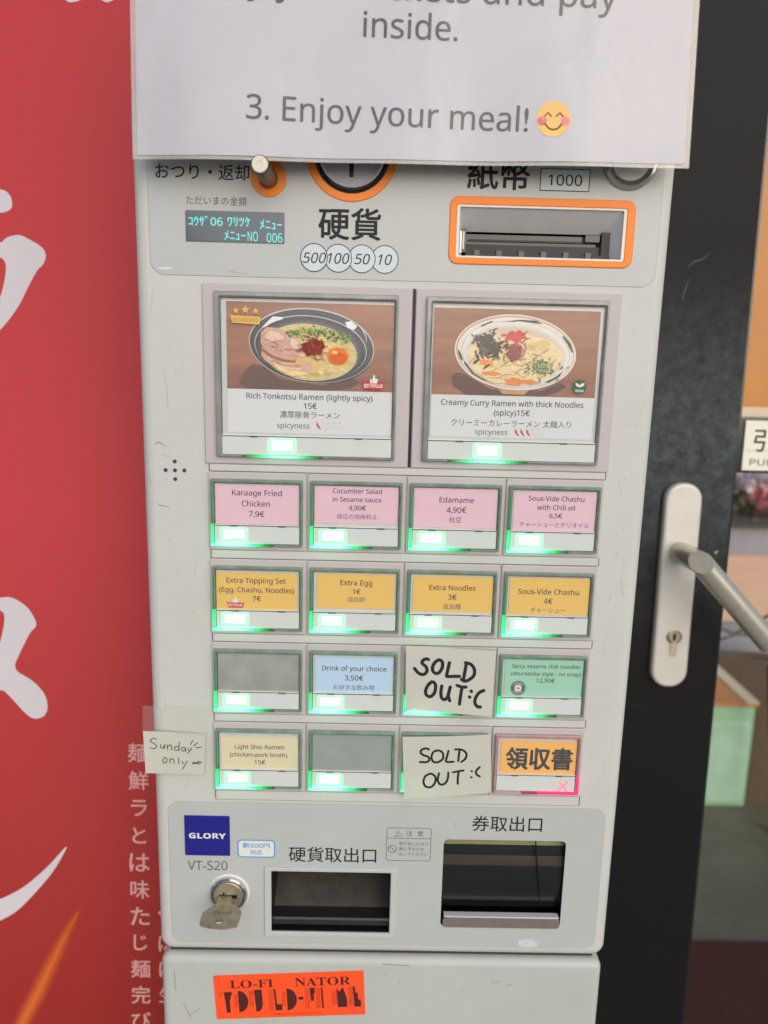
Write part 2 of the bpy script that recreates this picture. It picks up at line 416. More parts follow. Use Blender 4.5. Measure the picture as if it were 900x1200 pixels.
g = G(); g.poly([(183.3, 158.4), (210.5, 158.4), (210.5, 170), (183.3, 170)], -.34, ink_m)
g.poly([(183.8, 158.9), (210, 158.9), (210, 169.5), (183.8, 169.5)], -.36, circ_m); g.text('1000', 197, 164.1, -.38, ink_m, w=18.5, h=5.6, wt=.008)
part(g, 'note_value_label')

# ---- coin slot
cs = part(G().ring(81, 175, [(25, .1), (25, -.6), (24.6, -.9), (20.9, -.9), (20.7, -.6), (20.7, 0)], orange_m), 'coin_slot')
g = G().ring(81, 175, [(20.7, 0), (20.7, -1.2), (19.8, -1.6), (18.6, -1.2), (17.9, -.4), (17.9, .6)], gloss_black_m)
g.ring(81, 175, [(17.95, 0), (17.95, -1.4), (17.4, -2.0), (16.8, -1.5), (16.6, -.6)], bright_m)
part(g, 'slot_rim', cs).location = (-Vector(RO)) * MM
g = G(); slot = rr(79.6, 82.1, 162.4, 190, 1.0, 4)
g.flat(circ(81, 175, 16.8), [slot], -.7, disc_m); g.loft([at_y(slot, -.7), at_y(slot, -.3)], deep_m); g.poly(slot, -.32, deep_m)
part(g, 'slot_plate', cs).location = (-Vector(RO)) * MM

# ---- coin return lever
rl = part(G().ring(36, 161, [(9.8, .1), (9.8, -.4), (9.5, -.7), (5.4, -.7), (5.2, 0)], orange_m, 48, False, True), 'return_lever')
peg_m = mat('bronze lever shaft', (128, 100, 80), 0.35, metal=.6, var=.15, vscale=120)
cap_m = mat('cream lever cap', (218, 212, 190), 0.4, var=.05, vscale=300)
g = G().ring(36, 160.6, [(5.0, -.5), (5.0, -2), (4.5, -2.6), (4.4, -30), (4.1, -30.6)], peg_m, 32)
part(g, 'lever_shaft', rl).location = (-Vector(RO)) * MM
g = G().ring(36, 160.6, [(4.75, -28.5), (4.75, -31), (4.5, -31.6), (4.2, -31.8)], gloss_black_m, 32)
g.ring(36, 160.6, [(4.2, -31.7), (4.1, -32.2), (3.7, -32.6), (1.6, -32.6), (1.3, -32.4), (.1, -32.4)], cap_m, 32)
part(g, 'lever_cap', rl).location = (-Vector(RO)) * MM

# ---- round push button, top right
rb = part(G().ring(231.6, 174.6, [(15, .1), (15, -1.2), (14.2, -2.6), (12.8, -3), (11.4, -2.4), (10.6, -.8), (10.4, 0)], mat('button chrome', (176, 176, 174), .15, metal=.8)), 'return_button')
part(G().ring(231.6, 174.6, [(10.4, 0), (10.3, -2.2), (9.8, -2.8), (.1, -2.9)], white_m), 'button_cap', rb).location = (-Vector(RO)) * MM

# ---- amount display
ad = part(G().plate(-9.4, 44.6, 127.3, 143.4, -.8, .1, display_m, .5, .2), 'amount_display')
g = G()
g.text('ｺｳｻﾞ06', 1.6, 138.1, -.86, vfd_m, w=18.4, h=5.2, wt=.014)
g.text('ﾜﾘﾂｹ', 19.8, 138.1, -.86, vfd_m, w=12.2, h=5.0, wt=.014)
g.text('ﾒﾆｭｰ', 37.2, 137.0, -.86, vfd_m, w=12.0, h=4.9, wt=.014)
g.text('ﾒﾆｭｰ', 17.6, 130.9, -.86, vfd_m, w=11.6, h=4.9, wt=.014)
g.text('NO', 27.3, 130.6, -.86, vfd_m, w=5.6, h=5.0, wt=.01)
g.text('006', 39.2, 130.2, -.86, vfd_m, w=8.6, h=5.0, wt=.006)
part(g, 'display_text', ad).location = (-Vector(RO)) * MM

# ---- banknote slot
bs = part(G().frame((135, 237, 119, 154.6), (138.9, 232.2, 122.4, 150.2), -1.0, .1, orange_m, 5.2, 1.2, .4, n=8), 'banknote_slot')
off = (-Vector(RO)) * MM
g = G().frame((138.9, 232.2, 122.4, 150.2), (140.6, 230.4, 123.6, 149.0), -.8, .1, white_m, 1.2, .5, .2)
part(g, 'slot_frame', bs).location = off
lining_m = mat('pale slot lining', (208, 206, 206), 0.5, var=0.05, vscale=50)
g = G(); x0, x1, z0, z1 = 140.3, 230.7, 123.3, 149.3
g.raw([(x0, 0, z1), (x1, 0, z1), (x1 - 6, 11, 138), (x0 + 3, 11, 138)], [[0, 1, 2, 3]], lining_m)
g.raw([(x0 + 3, 11, 138), (x1 - 6, 11, 138), (x1 - 6, 46, 138.2), (x0 + 3, 46, 138.2)], [[0, 1, 2, 3]], dark_m)
g.raw([(x0, 0, z0), (x0, 0, z1), (x0 + 3, 11, 139), (x0 + 3, 11, z0)], [[0, 1, 2, 3]], lining_m)
g.raw([(x1, 0, z0), (x1, 0, z1), (x1 - 6, 11, 139), (x1 - 6, 11, z0)], [[0, 1, 2, 3]], lining_m)
g.raw([(x0, 0, z0), (x1, 0, z0), (x1 - 6, 46, z0), (x0 + 3, 46, z0)], [[0, 1, 2, 3]], dark_m)
g.raw([(x0 + 3, 46, z0), (x1 - 6, 46, z0), (x1 - 6, 46, 139.2), (x0 + 3, 46, 139.2)], [[0, 1, 2, 3]], dark_m)
part(g, 'slot_lining', bs).location = off
g = G()
g.box(145.5, 225.6, 14, 42, 131.6, 137.2, gloss_black_m); g.box(147, 221, 12.6, 14, 133.4, 134.4, dark_m)
g.box(143, 226.2, 10, 40, 126.8, 131.2, dark_m); g.box(143, 226.2, 7, 40, 123.6, 126.4, dark_m)
for i in range(6): g.box(150 + i * 12.5, 153 + i * 12.5, 6, 9, 124.2, 127.6, gloss_black_m)
g.box(213, 221, 10, 18, 134, 137.6, gloss_black_m); g.box(221.6, 226.8, 8, 40, 124, 139, dark_m)
g.box(141.2, 145.2, 7, 20, 124, 139, gloss_black_m); g.box(141.6, 142.6, 6.6, 7, 126, 137.5, chrome_m); g.box(143.3, 144.2, 6.5, 7, 128, 137.5, steel_m)
part(g, 'bill_feeder', bs).location = off

# ------------------------------------------------------------------ menu cards
def plainpoly(g, pts, y, m): g.poly(pts, y, m)
def star(cx, cz, r):
    return [(cx + (r if i % 2 == 0 else r * .45) * math.sin(math.pi * i / 5), cz + (r if i % 2 == 0 else r * .45) * math.cos(math.pi * i / 5)) for i in range(10)]
red_i = mat('red print', (196, 40, 44), 0.5); gold_i = mat('gold print', (224, 180, 88), 0.5); white_i = mat('white print', (226, 222, 216), 0.5)
pale_i = mat('pale chilli outline', (196, 170, 168), 0.5); badge_g = mat('green badge print', (74, 124, 88), 0.5)
CARD = {
 (0,0): (pink_c, (4.5,52.6,-30.4,-7.5), [('Karaage Fried',28.7,-12.1,28.9),('Chicken',28.0,-18.5,16.3),('7,9€',28.4,-24.7,8.9)]),
 (0,1): (pink_c, (4.4,53.0,-29.0,-6.9), [('Cucumber Salad',29.2,-9.7,28.5),('in Sesame sauce',29.2,-14.7,28.5),('4,90€',29.3,-19.7,10.1),('胡瓜の胡麻和え',29.2,-24.8,23.6)]),
 (0,2): (pink_c, (4.8,53.3,-30.0,-6.5), [('Edamame',29.4,-13.6,20.1),('4,90€',29.5,-19.6,11.5),('枝豆',29.0,-25.3,7.4)]),
 (0,3): (pink_c, (5.0,54.2,-30.6,-7.6), [('Sous-Vide Chashu',29.9,-11.5,32.7),('with Chili oil',30.0,-16.8,22.2),('6,5€',30.1,-21.7,7.5),('チャーシューとチリオイル',29.6,-27.0,41.0)]),
 (1,0): (yellow_c, (4.0,52.2,-30.8,-8.2), [('Extra Topping Set',27.8,-13.0,35.2),('(Egg, Chashu, Noodles)',28.1,-18.8,44.8),('7€',28.1,-24.1,4.9)]),
 (1,1): (yellow_c, (6.0,52.4,-29.0,-7.8), [('Extra Egg',29.6,-13.0,19.0),('1€',29.8,-18.5,4.6),('追加卵',29.7,-23.2,10.3)]),
 (1,2): (yellow_c, (5.6,54.2,-29.6,-8.0), [('Extra Noodles',29.2,-14.8,27.7),('3€',29.3,-20.7,5.2),('追加麺',29.2,-26.4,10.8)]),
 (1,3): (yellow_c, (5.4,53.4,-30.2,-7.6), [('Sous-Vide Chashu',29.0,-16.1,36.5),('4€',29.0,-21.9,5.2),('チャーシュー',29.3,-27.4,21.2)]),
 (2,0): (blank_c, (4.4,53.4,-30.8,-6.4), []),
 (2,1): (blue_c, (5.5,52.6,-31.2,-8.0), [('Drink of your choice',29.3,-15.2,39.3),('3,50€',29.2,-21.3,11.3),('お好きな飲み物',29.2,-27.4,25.3)]),
 (2,2): (cream_c, (5.0,53.0,-30.8,-7.4), []),
 (2,3): (green_c, (5.6,54.6,-31.6,-6.9), [('Spicy sesame chili noodles',30.7,-11.3,42.0),('(aburasoba style - no soup)',30.8,-16.1,43.1),('12,90€',30.8,-20.5,11.1)]),
 (3,0): (cream_c, (5.2,53.0,-32.2,-9.6), [('Light Shio Ramen',29.1,-16.2,30.7),('(chicken-pork broth)',28.5,-21.5,35.8),('15€',29.3,-26.5,6.7)]),
 (3,1): (blank2_c, (4.4,53.4,-30.8,-6.4), []),
 (3,2): (cream_c, (5.0,53.0,-30.8,-8.4), []),
 (3,3): (orange_c, (5.9,54.9,-33.4,-8.6), [('領収書',30.2,-20.4,41.4)]),
}
def thumb(g, cx, cz, k, y, m):
    g.poly([(cx - 2.2 * k, cz - 2 * k), (cx - 1.2 * k, cz - 2 * k), (cx - 1.2 * k, cz + .6 * k), (cx - 2.2 * k, cz + .6 * k)], y, m)
    g.poly([(cx - .9 * k, cz - 2 * k), (cx + 1.8 * k, cz - 2 * k), (cx + 2.4 * k, cz + .6 * k), (cx + .7 * k, cz + .7 * k), (cx + .5 * k, cz + 2.8 * k), (cx - .2 * k, cz + 2.8 * k), (cx - .9 * k, cz + .6 * k)], y, m)
def ribbon(g, cx, cz, wd, ht, y):
    g.poly([(cx - wd / 2 + ht * .35, cz - ht / 2), (cx + wd / 2 - ht * .25, cz - ht / 2), (cx + wd / 2, cz + ht / 2), (cx - wd / 2, cz + ht / 2)], y, red_i)
def small_card(r, c):
    m, (x0, x1, z0, z1), lines = CARD[(r, c)]
    g = G(); g.box(x0, x1, -2.0, -1.55, z0, z1, m); y = -2.04
    for t, cx, cz, wd in lines:
        if t == '領収書':
            g.text(t, cx, cz, y, ink_m, w=wd, h=14.6, wt=.04)
        else:
            cjk = ord(t[0]) > 0x2fff
            g.text(t, cx, cz, y, ink_soft_m if cjk else ink_m, w=wd, wt=.006 if cjk else .014)
    if (r, c) == (1, 0):
        ribbon(g, 15.3, -28.3, 10.6, 3.4, y); thumb(g, 15.3, -25.2, .75, y - .02, white_i); g.text('BEST POPULAR', 15.2, -28.2, y - .03, white_i, w=8.2, h=1.5, style='bold')
    if (r, c) == (2, 3):
        cx, cz = 14.2, -25.6
        g.poly(circ(cx, cz, 4.7, 40), y, mat('stamp black', (44, 58, 54), .5)); g.poly(circ(cx, cz, 4.1, 40), y - .02, green_c); g.poly(circ(cx, cz, 3.9, 40), y - .04, mat('stamp dark', (52, 70, 64), .5))
        for a in range(0, 360, 20):
            if 20 < a % 180 < 160:
                t = math.radians(a); g.stroke([(cx + 2.7 * math.cos(t), cz + 2.7 * math.sin(t)), (cx + 3.5 * math.cos(t), cz + 3.5 * math.sin(t))], .35, y - .06, white_i, smooth=0)
        g.poly(circ(cx, cz, 2.2, 30), y - .06, white_i); g.stroke([(cx - 1, cz + .5), (cx, cz - .7), (cx + 1.1, cz + .2)], .45, y - .08, ink_soft_m); g.stroke([(cx - .8, cz - .3), (cx + .2, cz + .7), (cx + 1, cz - .6)], .3, y - .09, ink_soft_m)
    return g

# ---- the two photographs of ramen bowls, printed on the big cards
wood_i = mat('printed brown wood', (150, 100, 76), 0.5, 0.3, var=.28, vscale=45, stretch=(.35, 1, 3))
bowl_b = mat('printed black bowl', (58, 62, 68), 0.4, 0.3, var=.25, vscale=60); bowl_hi = mat('printed pale glaze', (196, 196, 196), 0.5, .3, var=.1)
bowl_s = mat('printed bowl side', (30, 31, 34), 0.4, .3, var=.2); soup_i = mat('printed yellow broth', (218, 186, 112), 0.5, .3, var=.22, vscale=160)
soup2_i = mat('printed pale broth', (226, 204, 146), 0.5, .3, var=.12, vscale=220)
pork_i = mat('printed roast pork', (206, 158, 138), 0.5, .3, var=.16, vscale=150); pork2_i = mat('printed pork edge', (150, 92, 72), .5, .3, var=.2, vscale=200); fat_i = mat('printed pork fat', (226, 192, 176), .5, .3, var=.1, vscale=200)
leaf_i = [mat('printed scallion %s' % n, c, .5) for n, c in (('mid', (96, 132, 74)), ('pale', (150, 176, 110)), ('dark', (58, 92, 52)))]
yolk_i = mat('printed egg yolk', (222, 124, 48), .4, .3, var=.12, vscale=120); chili_i = mat('printed chilli threads', (128, 40, 34), .5, .3, var=.25, vscale=300)
noodle_i = [mat('printed noodle %s' % n, c, .5, .3, var=.08, vscale=200) for n, c in (('gold', (224, 190, 124)), ('pale', (234, 212, 164)), ('brown', (196, 150, 90)))]
bowl_w = mat('printed white bowl', (222, 216, 208), .5, .3, var=.05, vscale=80); sea_i = mat('printed black seaweed', (44, 40, 42), .5, .3, var=.4, vscale=300)
ging_i = mat('printed red ginger', (204, 52, 58), .5, .3, var=.2, vscale=300); broth_o = mat('printed orange oil', (226, 140, 62), .5, .3, var=.18, vscale=200)
shade_i = mat('printed dark table', (98, 68, 56), .5, .3, var=.2, vscale=40)
glint_i = mat('printed white glint', (232, 234, 236), .5)
def blob(cx, cz, rx, rz, k=.2, n=26, tilt=0, rnd=random):
    ph = [rnd.uniform(0, 6.28) for _ in range(4)]; t = math.radians(tilt); out = []
    for i in range(n):
        a = 2 * math.pi * i / n; f = 1 + k * (.5 * math.sin(2 * a + ph[0]) + .3 * math.sin(5 * a + ph[1]) + .3 * math.sin(9 * a + ph[2]))
        x, z = rx * f * math.cos(a), rz * f * math.sin(a); out.append((cx + x * math.cos(t) - z * math.sin(t), cz + x * math.sin(t) + z * math.cos(t)))
    return out
def mixc(a, b, t): return tuple(a[i] + (b[i] - a[i]) * t for i in range(3))
_pm = {}
def pm(c, var=.1, vs=180):
    k = (tuple(int(v) for v in c), var, vs)
    if k not in _pm: _pm[k] = mat('printed tone %d' % len(_pm), c, .5, .3, var=var, vscale=vs)
    return _pm[k]
def big_base(g, X0, X1, Z0, ZS, Z1):
    g.box(X0, X1, -2.0, -1.55, Z0, Z1, white_c); g.poly([(X0, ZS), (X1, ZS), (X1, Z1), (X0, Z1)], -2.04, wood_i)
def chilis(g, x, z, n_red, step, y):
    for i in range(5):
        cx = x + i * step
        P = [(cx - 1.3, z + 1.9), (cx - .5, z + 2.1), (cx + .2, z + .2), (cx + 1.6, z - 1.9), (cx - .3, z - 1.0), (cx - 1.4, z + .6)]
        if i < n_red: g.poly(P, y, red_i)
        else: g.stroke(P, .16, y, pale_i, closed=True, smooth=3)
        g.stroke([(cx - 1.0, z + 2.0), (cx - 1.5, z + 2.9)], .2, y, pale_i if i >= n_red else red_i, smooth=0)
def card_one():
    rnd = random.Random(5); g = G(); big_base(g, 12.4, 106, 23.2, 47.9, 96.0)
    P = lambda x, y: (12.5 + (x - 100) / 728 * 93.5, 96 - (y - 55) / 388 * 48)
    y = -2.08
    def bl(cx, cy, rx, rz, m, tilt=-5, n=64, dy=0):
        nonlocal y; y -= .03; a = P(cx, cy); g.poly(circ(a[0], a[1], rx * .1284, n, rz * .1237, tilt), y, m)
    def pl(pts, m):
        nonlocal y; y -= .03; g.poly([P(*p) for p in pts], y, m)
    pl([(210, 330), (260, 340), (330, 395), (520, 420), (640, 380), (690, 400), (640, 432), (560, 443), (190, 443), (150, 420), (170, 370)], shade_i)
    bl(474, 262, 266, 148, bowl_s); bl(470, 243, 275, 165, bowl_hi); bl(470, 245, 271, 161, bowl_b); bl(466, 252, 246, 142, bowl_hi); bl(466, 254, 243, 140, bowl_b)
    pl([(255, 165), (300, 118), (350, 120), (330, 140), (280, 168)], glint_i); pl([(615, 135), (640, 130), (668, 152), (655, 168), (625, 160)], glint_i)
    y -= .03; g.stroke([P(*p) for p in ((668, 142), (692, 168), (706, 196), (710, 226))], .55, y, bowl_hi, taper=True)
    for i in range(9):   # glazed inside of the bowl, dark at the rim, paler towards the broth
        t = i / 8; bl(465 - 2 * t, 256 + 12 * t, 241 - 30 * t, 138 - 10 * t, pm(mixc((50, 54, 60), (96, 98, 98), t ** 2)))
    for i in range(12):
        t = i / 11; bl(462, 273 + 4 * t, 208 - 120 * t, 126 - 78 * t, pm(mixc((206, 190, 130), (226, 190, 112), t ** .6), .14, 160))
    for i in range(70):
        a = rnd.uniform(0, 6.28); k_ = rnd.uniform(.55, .98); p = P(462 + 203 * k_ * math.cos(a), 275 + 122 * k_ * math.sin(a)); q = rnd.uniform(.25, 1.1)
        g.poly(blob(p[0], p[1], q, q * .6, .2, 10, rnd=rnd), y - .004 - .0003 * i, pm(rnd.choice(((236, 214, 150), (214, 170, 84), (232, 200, 128), (240, 226, 180))), .05))
    y -= .03
    y -= .03
    for i in range(110):
        a = rnd.uniform(0, 6.28); rr_ = math.sqrt(rnd.random()); cx = 500 + 150 * rr_ * math.cos(a); cy = 300 + 88 * rr_ * math.sin(a)
        p = P(cx, cy); L = rnd.uniform(3, 9); t = rnd.uniform(-.9, .5)
        g.stroke([(p[0] - L * .5 * math.cos(t), p[1] - L * .3 * math.sin(t)), (p[0], p[1] + rnd.uniform(-.8, .8)), (p[0] + L * .5 * math.cos(t), p[1] + L * .3 * math.sin(t))], rnd.uniform(.25, .5), y - .0006 * i, noodle_i[i % 3] if i % 7 else soup2_i, smooth=4, taper=True)
    y -= .07
    pl([(250, 190), (275, 165), (320, 168), (372, 188), (420, 225), (440, 262), (400, 310), (372, 318), (330, 306), (270, 270), (248, 235)], pork_i)
    pl([(262, 205), (290, 180), (330, 190), (352, 212), (318, 224), (285, 230)], fat_i)
    pl([(360, 200), (405, 220), (430, 252), (400, 262), (372, 232)], fat_i)
    pl([(258, 258), (300, 290), (350, 306), (405, 312), (398, 320), (340, 316), (288, 296), (256, 270)], pork2_i)
    pl([(396, 262), (440, 250), (446, 262), (408, 276)], pork2_i)
    pl([(250, 272), (290, 305), (350, 326), (410, 332), (468, 320), (478, 345), (430, 372), (380, 372), (320, 350), (272, 318), (252, 295)], pork_i)
    pl([(270, 300), (330, 335), (400, 345), (440, 340), (400, 362), (330, 345)], fat_i)
    for i in range(120):   # grain of the meat
        cx, cy = rnd.uniform(262, 430), rnd.uniform(180, 360); up_ = 190 + .55 * (cx - 262); lo_ = 255 + .35 * (cx - 262)
        if not (up_ - 10 < cy < lo_ or 300 + .2 * (cx - 262) < cy < 330 + .25 * (cx - 262)): continue
        p = P(cx, cy); L = rnd.uniform(.8, 2.6); t = rnd.uniform(-.6, .1)
        g.stroke([(p[0] - L * math.cos(t), p[1] - L * math.sin(t)), (p[0] + rnd.uniform(-.2, .2), p[1] + .2), (p[0] + L * math.cos(t), p[1] + L * math.sin(t))], rnd.uniform(.18, .45), y - .004 - .0003 * i, pm(rnd.choice(((222, 178, 160), (188, 134, 114), (232, 200, 184), (172, 112, 92))), .1), smooth=3, taper=True)
    y -= .05
    pl([(300, 322), (360, 352), (460, 362), (455, 372), (385, 382), (320, 352)], soup2_i)
    y -= .03
    for i in range(230):
        u = rnd.uniform(-1, 1); cx = 500 + 140 * u; cy = 182 + 24 * u * u + rnd.gauss(0, 13) + 8 * u; p = P(cx, cy); s = rnd.uniform(.4, 1.25); t = rnd.uniform(0, 3.1)
        g.poly([(p[0] + s * math.cos(t + k * 1.57) * (1 if k % 2 else .45), p[1] + s * math.sin(t + k * 1.57) * (1 if k % 2 else .45)) for k in range(4)], y - .0004 * i, leaf_i[rnd.randrange(3)])
    y -= .12
    bl(585, 286, 46, 38, yolk_i, n=40); bl(588, 296, 38, 26, mat('printed yolk shade', (208, 100, 38), .4, .3, var=.1), n=30); bl(572, 270, 13, 8, mat('printed yolk glint', (240, 190, 130), .4), n=20)
    y -= .03; p = P(478, 250); g.poly(blob(p[0], p[1], 5.6, 5.0, .3, rnd=rnd), y, chili_i); y -= .02
    for i in range(60):
        a = rnd.uniform(0, 6.28); L = rnd.uniform(4, 9.5); q = (p[0] + rnd.gauss(0, 1.8), p[1] + rnd.gauss(0, 1.5))
        g.stroke([q, (q[0] + L * .5 * math.cos(a) + rnd.uniform(-1, 1), q[1] + L * .4 * math.sin(a) + rnd.uniform(-1, 1)), (q[0] + L * .8 * math.cos(a + .4), q[1] + L * .7 * math.sin(a + .4))], .25, y - .0005 * i, chili_i if i % 4 else pork2_i, smooth=4)
    y -= .04
    for sx, sr in ((143, 1.9), (184, 2.5), (228, 1.9)): g.poly(star(*P(sx, 92 if sr > 2 else 97), sr), y, gold_i)
    g.poly([P(118, 118), P(251, 122), P(244, 156), P(126, 150)], y, gold_i); a = P(185, 137)
    g.text('RECOMMENDED', a[0], a[1], y - .02, mat('gold print dark', (184, 138, 70), .5), w=14, h=2.4, style='bold')
    a = P(744, 416); ribbon(g, a[0], a[1], 12.5, 4.2, y); g.text('BEST POPULAR', a[0], a[1], y - .02, white_i, w=10.6, h=2.2, style='bold')
    a = P(746, 389); thumb(g, a[0], a[1], .95, y - .02, white_i)
    y = -2.06
    g.text('Rich Tonkotsu Ramen (lightly spicy)', 59.0, 44.0, y, ink_m, w=71.7, wt=.012); g.text('15€', 59.5, 38.9, y, ink_m, w=7.3, wt=.012)
    g.text('濃厚豚骨ラーメン', 59.2, 34.0, y, ink_m, w=34.3); g.text('spicyness', 49.8, 27.6, y, ink_soft_m, w=18.7, wt=.006)
    chilis(g, 64.4, 27.6, 1, 3.3, y)
    return g
def card_two():
    rnd = random.Random(8); g = G(); big_base(g, 128.3, 221.6, 23.6, 47.5, 95.4)
    P = lambda x, y: (128.4 + (x - 65) / 732 * 93, 95.5 - (y - 85) / 382 * 48)
    y = -2.08
    def bl(cx, cy, rx, rz, m, tilt=-4, n=64):
        nonlocal y; y -= .03; a = P(cx, cy); g.poly(circ(a[0], a[1], rx * .127, n, rz * .1257, tilt), y, m)
    def pl(pts, m):
        nonlocal y; y -= .03; g.poly([P(*p) for p in pts], y, m)
    pl([(170, 370), (200, 370), (330, 440), (560, 440), (640, 400), (670, 420), (620, 450), (560, 466), (220, 466), (160, 430), (150, 390)], shade_i)
    pl([(360, 435), (500, 440), (480, 460), (385, 458)], noodle_i[2])
    bl(434, 283, 262, 158, bowl_s); bl(431, 274, 271, 166, bowl_w); bl(430, 272, 264, 158, noodle_i[2]); bl(431, 274, 259, 154, bowl_w); bl(432, 276, 243, 142, bowl_hi); bl(432, 277, 239, 139, bowl_w)
    pl([(270, 160), (318, 138), (325, 142), (298, 154), (276, 165)], bowl_s); pl([(345, 146), (440, 130), (515, 132), (545, 146), (525, 145), (440, 136), (355, 152)], bowl_s)
    pl([(640, 195), (672, 228), (688, 268), (680, 266), (660, 232), (634, 199)], bowl_s); pl([(178, 262), (196, 300), (200, 318), (186, 305), (176, 280)], bowl_s)
    pl([(207, 318), (250, 368), (312, 402), (298, 400), (243, 371), (204, 326)], bowl_s); pl([(570, 402), (622, 374), (652, 340), (634, 374), (588, 402)], bowl_s)
    for i in range(8):
        t = i / 7; bl(433, 279 + 6 * t, 238 - 34 * t, 138 - 20 * t, pm(mixc((226, 222, 216), (206, 190, 170), t ** 1.5), .04))
    p = P(430, 300); y -= .03; g.poly(blob(p[0], p[1], 25, 15, .12, 40, rnd=rnd), y, noodle_i[1]); y -= .03
    for i in range(150):
        a = rnd.uniform(0, 6.28); rr_ = math.sqrt(rnd.random()); cx = 425 + 185 * rr_ * math.cos(a); cy = 305 + 100 * rr_ * math.sin(a); p = P(cx, cy); L = rnd.uniform(4, 11); t = rnd.uniform(-.9, .9)
        g.stroke([(p[0] - L * .5 * math.cos(t), p[1] - L * .35 * math.sin(t)), (p[0], p[1] + rnd.uniform(-1.2, 1.2)), (p[0] + L * .5 * math.cos(t), p[1] + L * .35 * math.sin(t))], rnd.uniform(.35, .75), y - .0005 * i, noodle_i[i % 3], smooth=4, taper=True)
    y -= .09
    for cx, cy, rx, rz in ((305, 322, 3.6, 1.8), (325, 368, 4.6, 1.5), (430, 402, 6, 1.8), (495, 402, 5.5, 1.4), (545, 235, 4.6, 2.2)):
        p = P(cx, cy); y -= .02; g.poly(blob(p[0], p[1], rx, rz, .35, rnd=rnd), y, broth_o if cx != 545 else noodle_i[0])
    y -= .02
    for i in range(150):
        p = P(312 + rnd.gauss(0, 33), 246 + rnd.gauss(0, 25)); s = rnd.uniform(.7, 2.3); t = rnd.uniform(0, 6.28)
        g.poly(blob(p[0], p[1], s, s * .4, .5, 12, math.degrees(t), rnd), y - .0004 * i, pm(rnd.choice(((40, 36, 38), (58, 52, 52), (30, 28, 32), (88, 80, 76))), .3, 300))
    y -= .06
    for i in range(34):
        p = P(430 + rnd.gauss(0, 24), 205 + rnd.gauss(0, 15)); a = rnd.uniform(-.6, .8); L = rnd.uniform(3, 7)
        g.stroke([(p[0] - L / 2 * math.cos(a), p[1] - L / 2 * math.sin(a)), (p[0], p[1] + .9), (p[0] + L / 2 * math.cos(a), p[1] + L / 2 * math.sin(a))], .95, y - .001 * i, ging_i, smooth=4, taper=True)
    y -= .06
    for i in range(210):
        p = P(552 + rnd.gauss(0, 32), 338 + rnd.gauss(0, 19)); s = rnd.uniform(.4, 1.2); t = rnd.uniform(0, 3.1)
        g.poly([(p[0] + s * math.cos(t + k * 1.57) * (1 if k % 2 else .4), p[1] + s * math.sin(t + k * 1.57) * (1 if k % 2 else .4)) for k in range(4)], y - .0004 * i, leaf_i[rnd.randrange(3)])
    y -= .11; p = P(425, 275); g.poly(blob(p[0], p[1], 4.6, 4, .35, rnd=rnd), y, chili_i); y -= .02
    for i in range(52):
        a = rnd.uniform(0, 6.28); L = rnd.uniform(4, 9); q = (p[0] + rnd.gauss(0, 1.6), p[1] + rnd.gauss(0, 1.4))
        g.stroke([q, (q[0] + L * .5 * math.cos(a) + rnd.uniform(-1, 1), q[1] + L * .4 * math.sin(a)), (q[0] + L * .8 * math.cos(a + .5), q[1] + L * .7 * math.sin(a + .5))], .24, y - .0005 * i, chili_i if i % 3 else pork2_i, smooth=4)
    y -= .04; a = P(725, 418); g.poly(circ(a[0], a[1], 4.2, 36), y, badge_g)
    g.poly([(a[0] + dx, a[1] + dz) for dx, dz in ((-2.6, 2.2), (-.6, 1.7), (0, .6), (.8, 1.9), (2.8, 2.1), (2.2, .5), (.4, -.2), (-.2, -.3), (-1.9, .4))], y - .02, white_i)
    g.text('VEGAN', a[0], a[1] - 2.2, y - .02, white_i, w=4.8, h=1.5, style='bold')
    y = -2.06
    g.text('Creamy Curry Ramen with thick Noodles', 174.8, 43.1, y, ink_m, w=81.4, wt=.012); g.text('(spicy)15€', 174.8, 37.8, y, ink_m, w=20.6, wt=.012)
    g.text('クリーミーカレーラーメン 太麺入り', 174.7, 31.9, y, ink_m, w=69.0); g.text('spicyness', 163.5, 26.6, y, ink_soft_m, w=18.8, wt=.006)
    chilis(g, 178.4, 26.4, 3, 3.3, y)
    return g

# ------------------------------------------------------------------ menu buttons (local mm from each panel's corner)
def button(px, pz, g_panel, g_bezel, g_strip, g_card, g_cover, lamps, label):
    o = g_panel if isinstance(g_panel, bpy.types.Object) else None
    root = bpy.data.objects.new('menu_button', g_panel.data if o else g_panel); SC.collection.objects.link(root)
    root.parent = machine; root.location = (Vector((px, 0, pz)) - Vector(RO)) * MM
    if label: root['label'] = label
    for nm, me in (('bezel', g_bezel), ('blank_strip', g_strip), ('menu_card', g_card), ('clear_cover', g_cover)) + tuple(lamps):
        c = bpy.data.objects.new(nm, me); SC.collection.objects.link(c); c.parent = root
    return root
def mesh_of(g, name, origin=(0, 0, 0)):
    o = g.build(name, None, origin); me = o.data; bpy.data.objects.remove(o); return me
_gm = {}
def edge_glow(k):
    """acrylic edge with the fading lamp glow put in as emission: k = how strongly this stretch of it shines (0..1)"""
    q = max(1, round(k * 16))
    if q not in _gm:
        t = q / 16; _gm[q] = glow('green acrylic glow %d' % q, (0.02 + .16 * t ** 4, 0.9, 0.20 + .34 * t ** 3), 0.06 + 2.3 * t ** 1.3)
    return _gm[q]
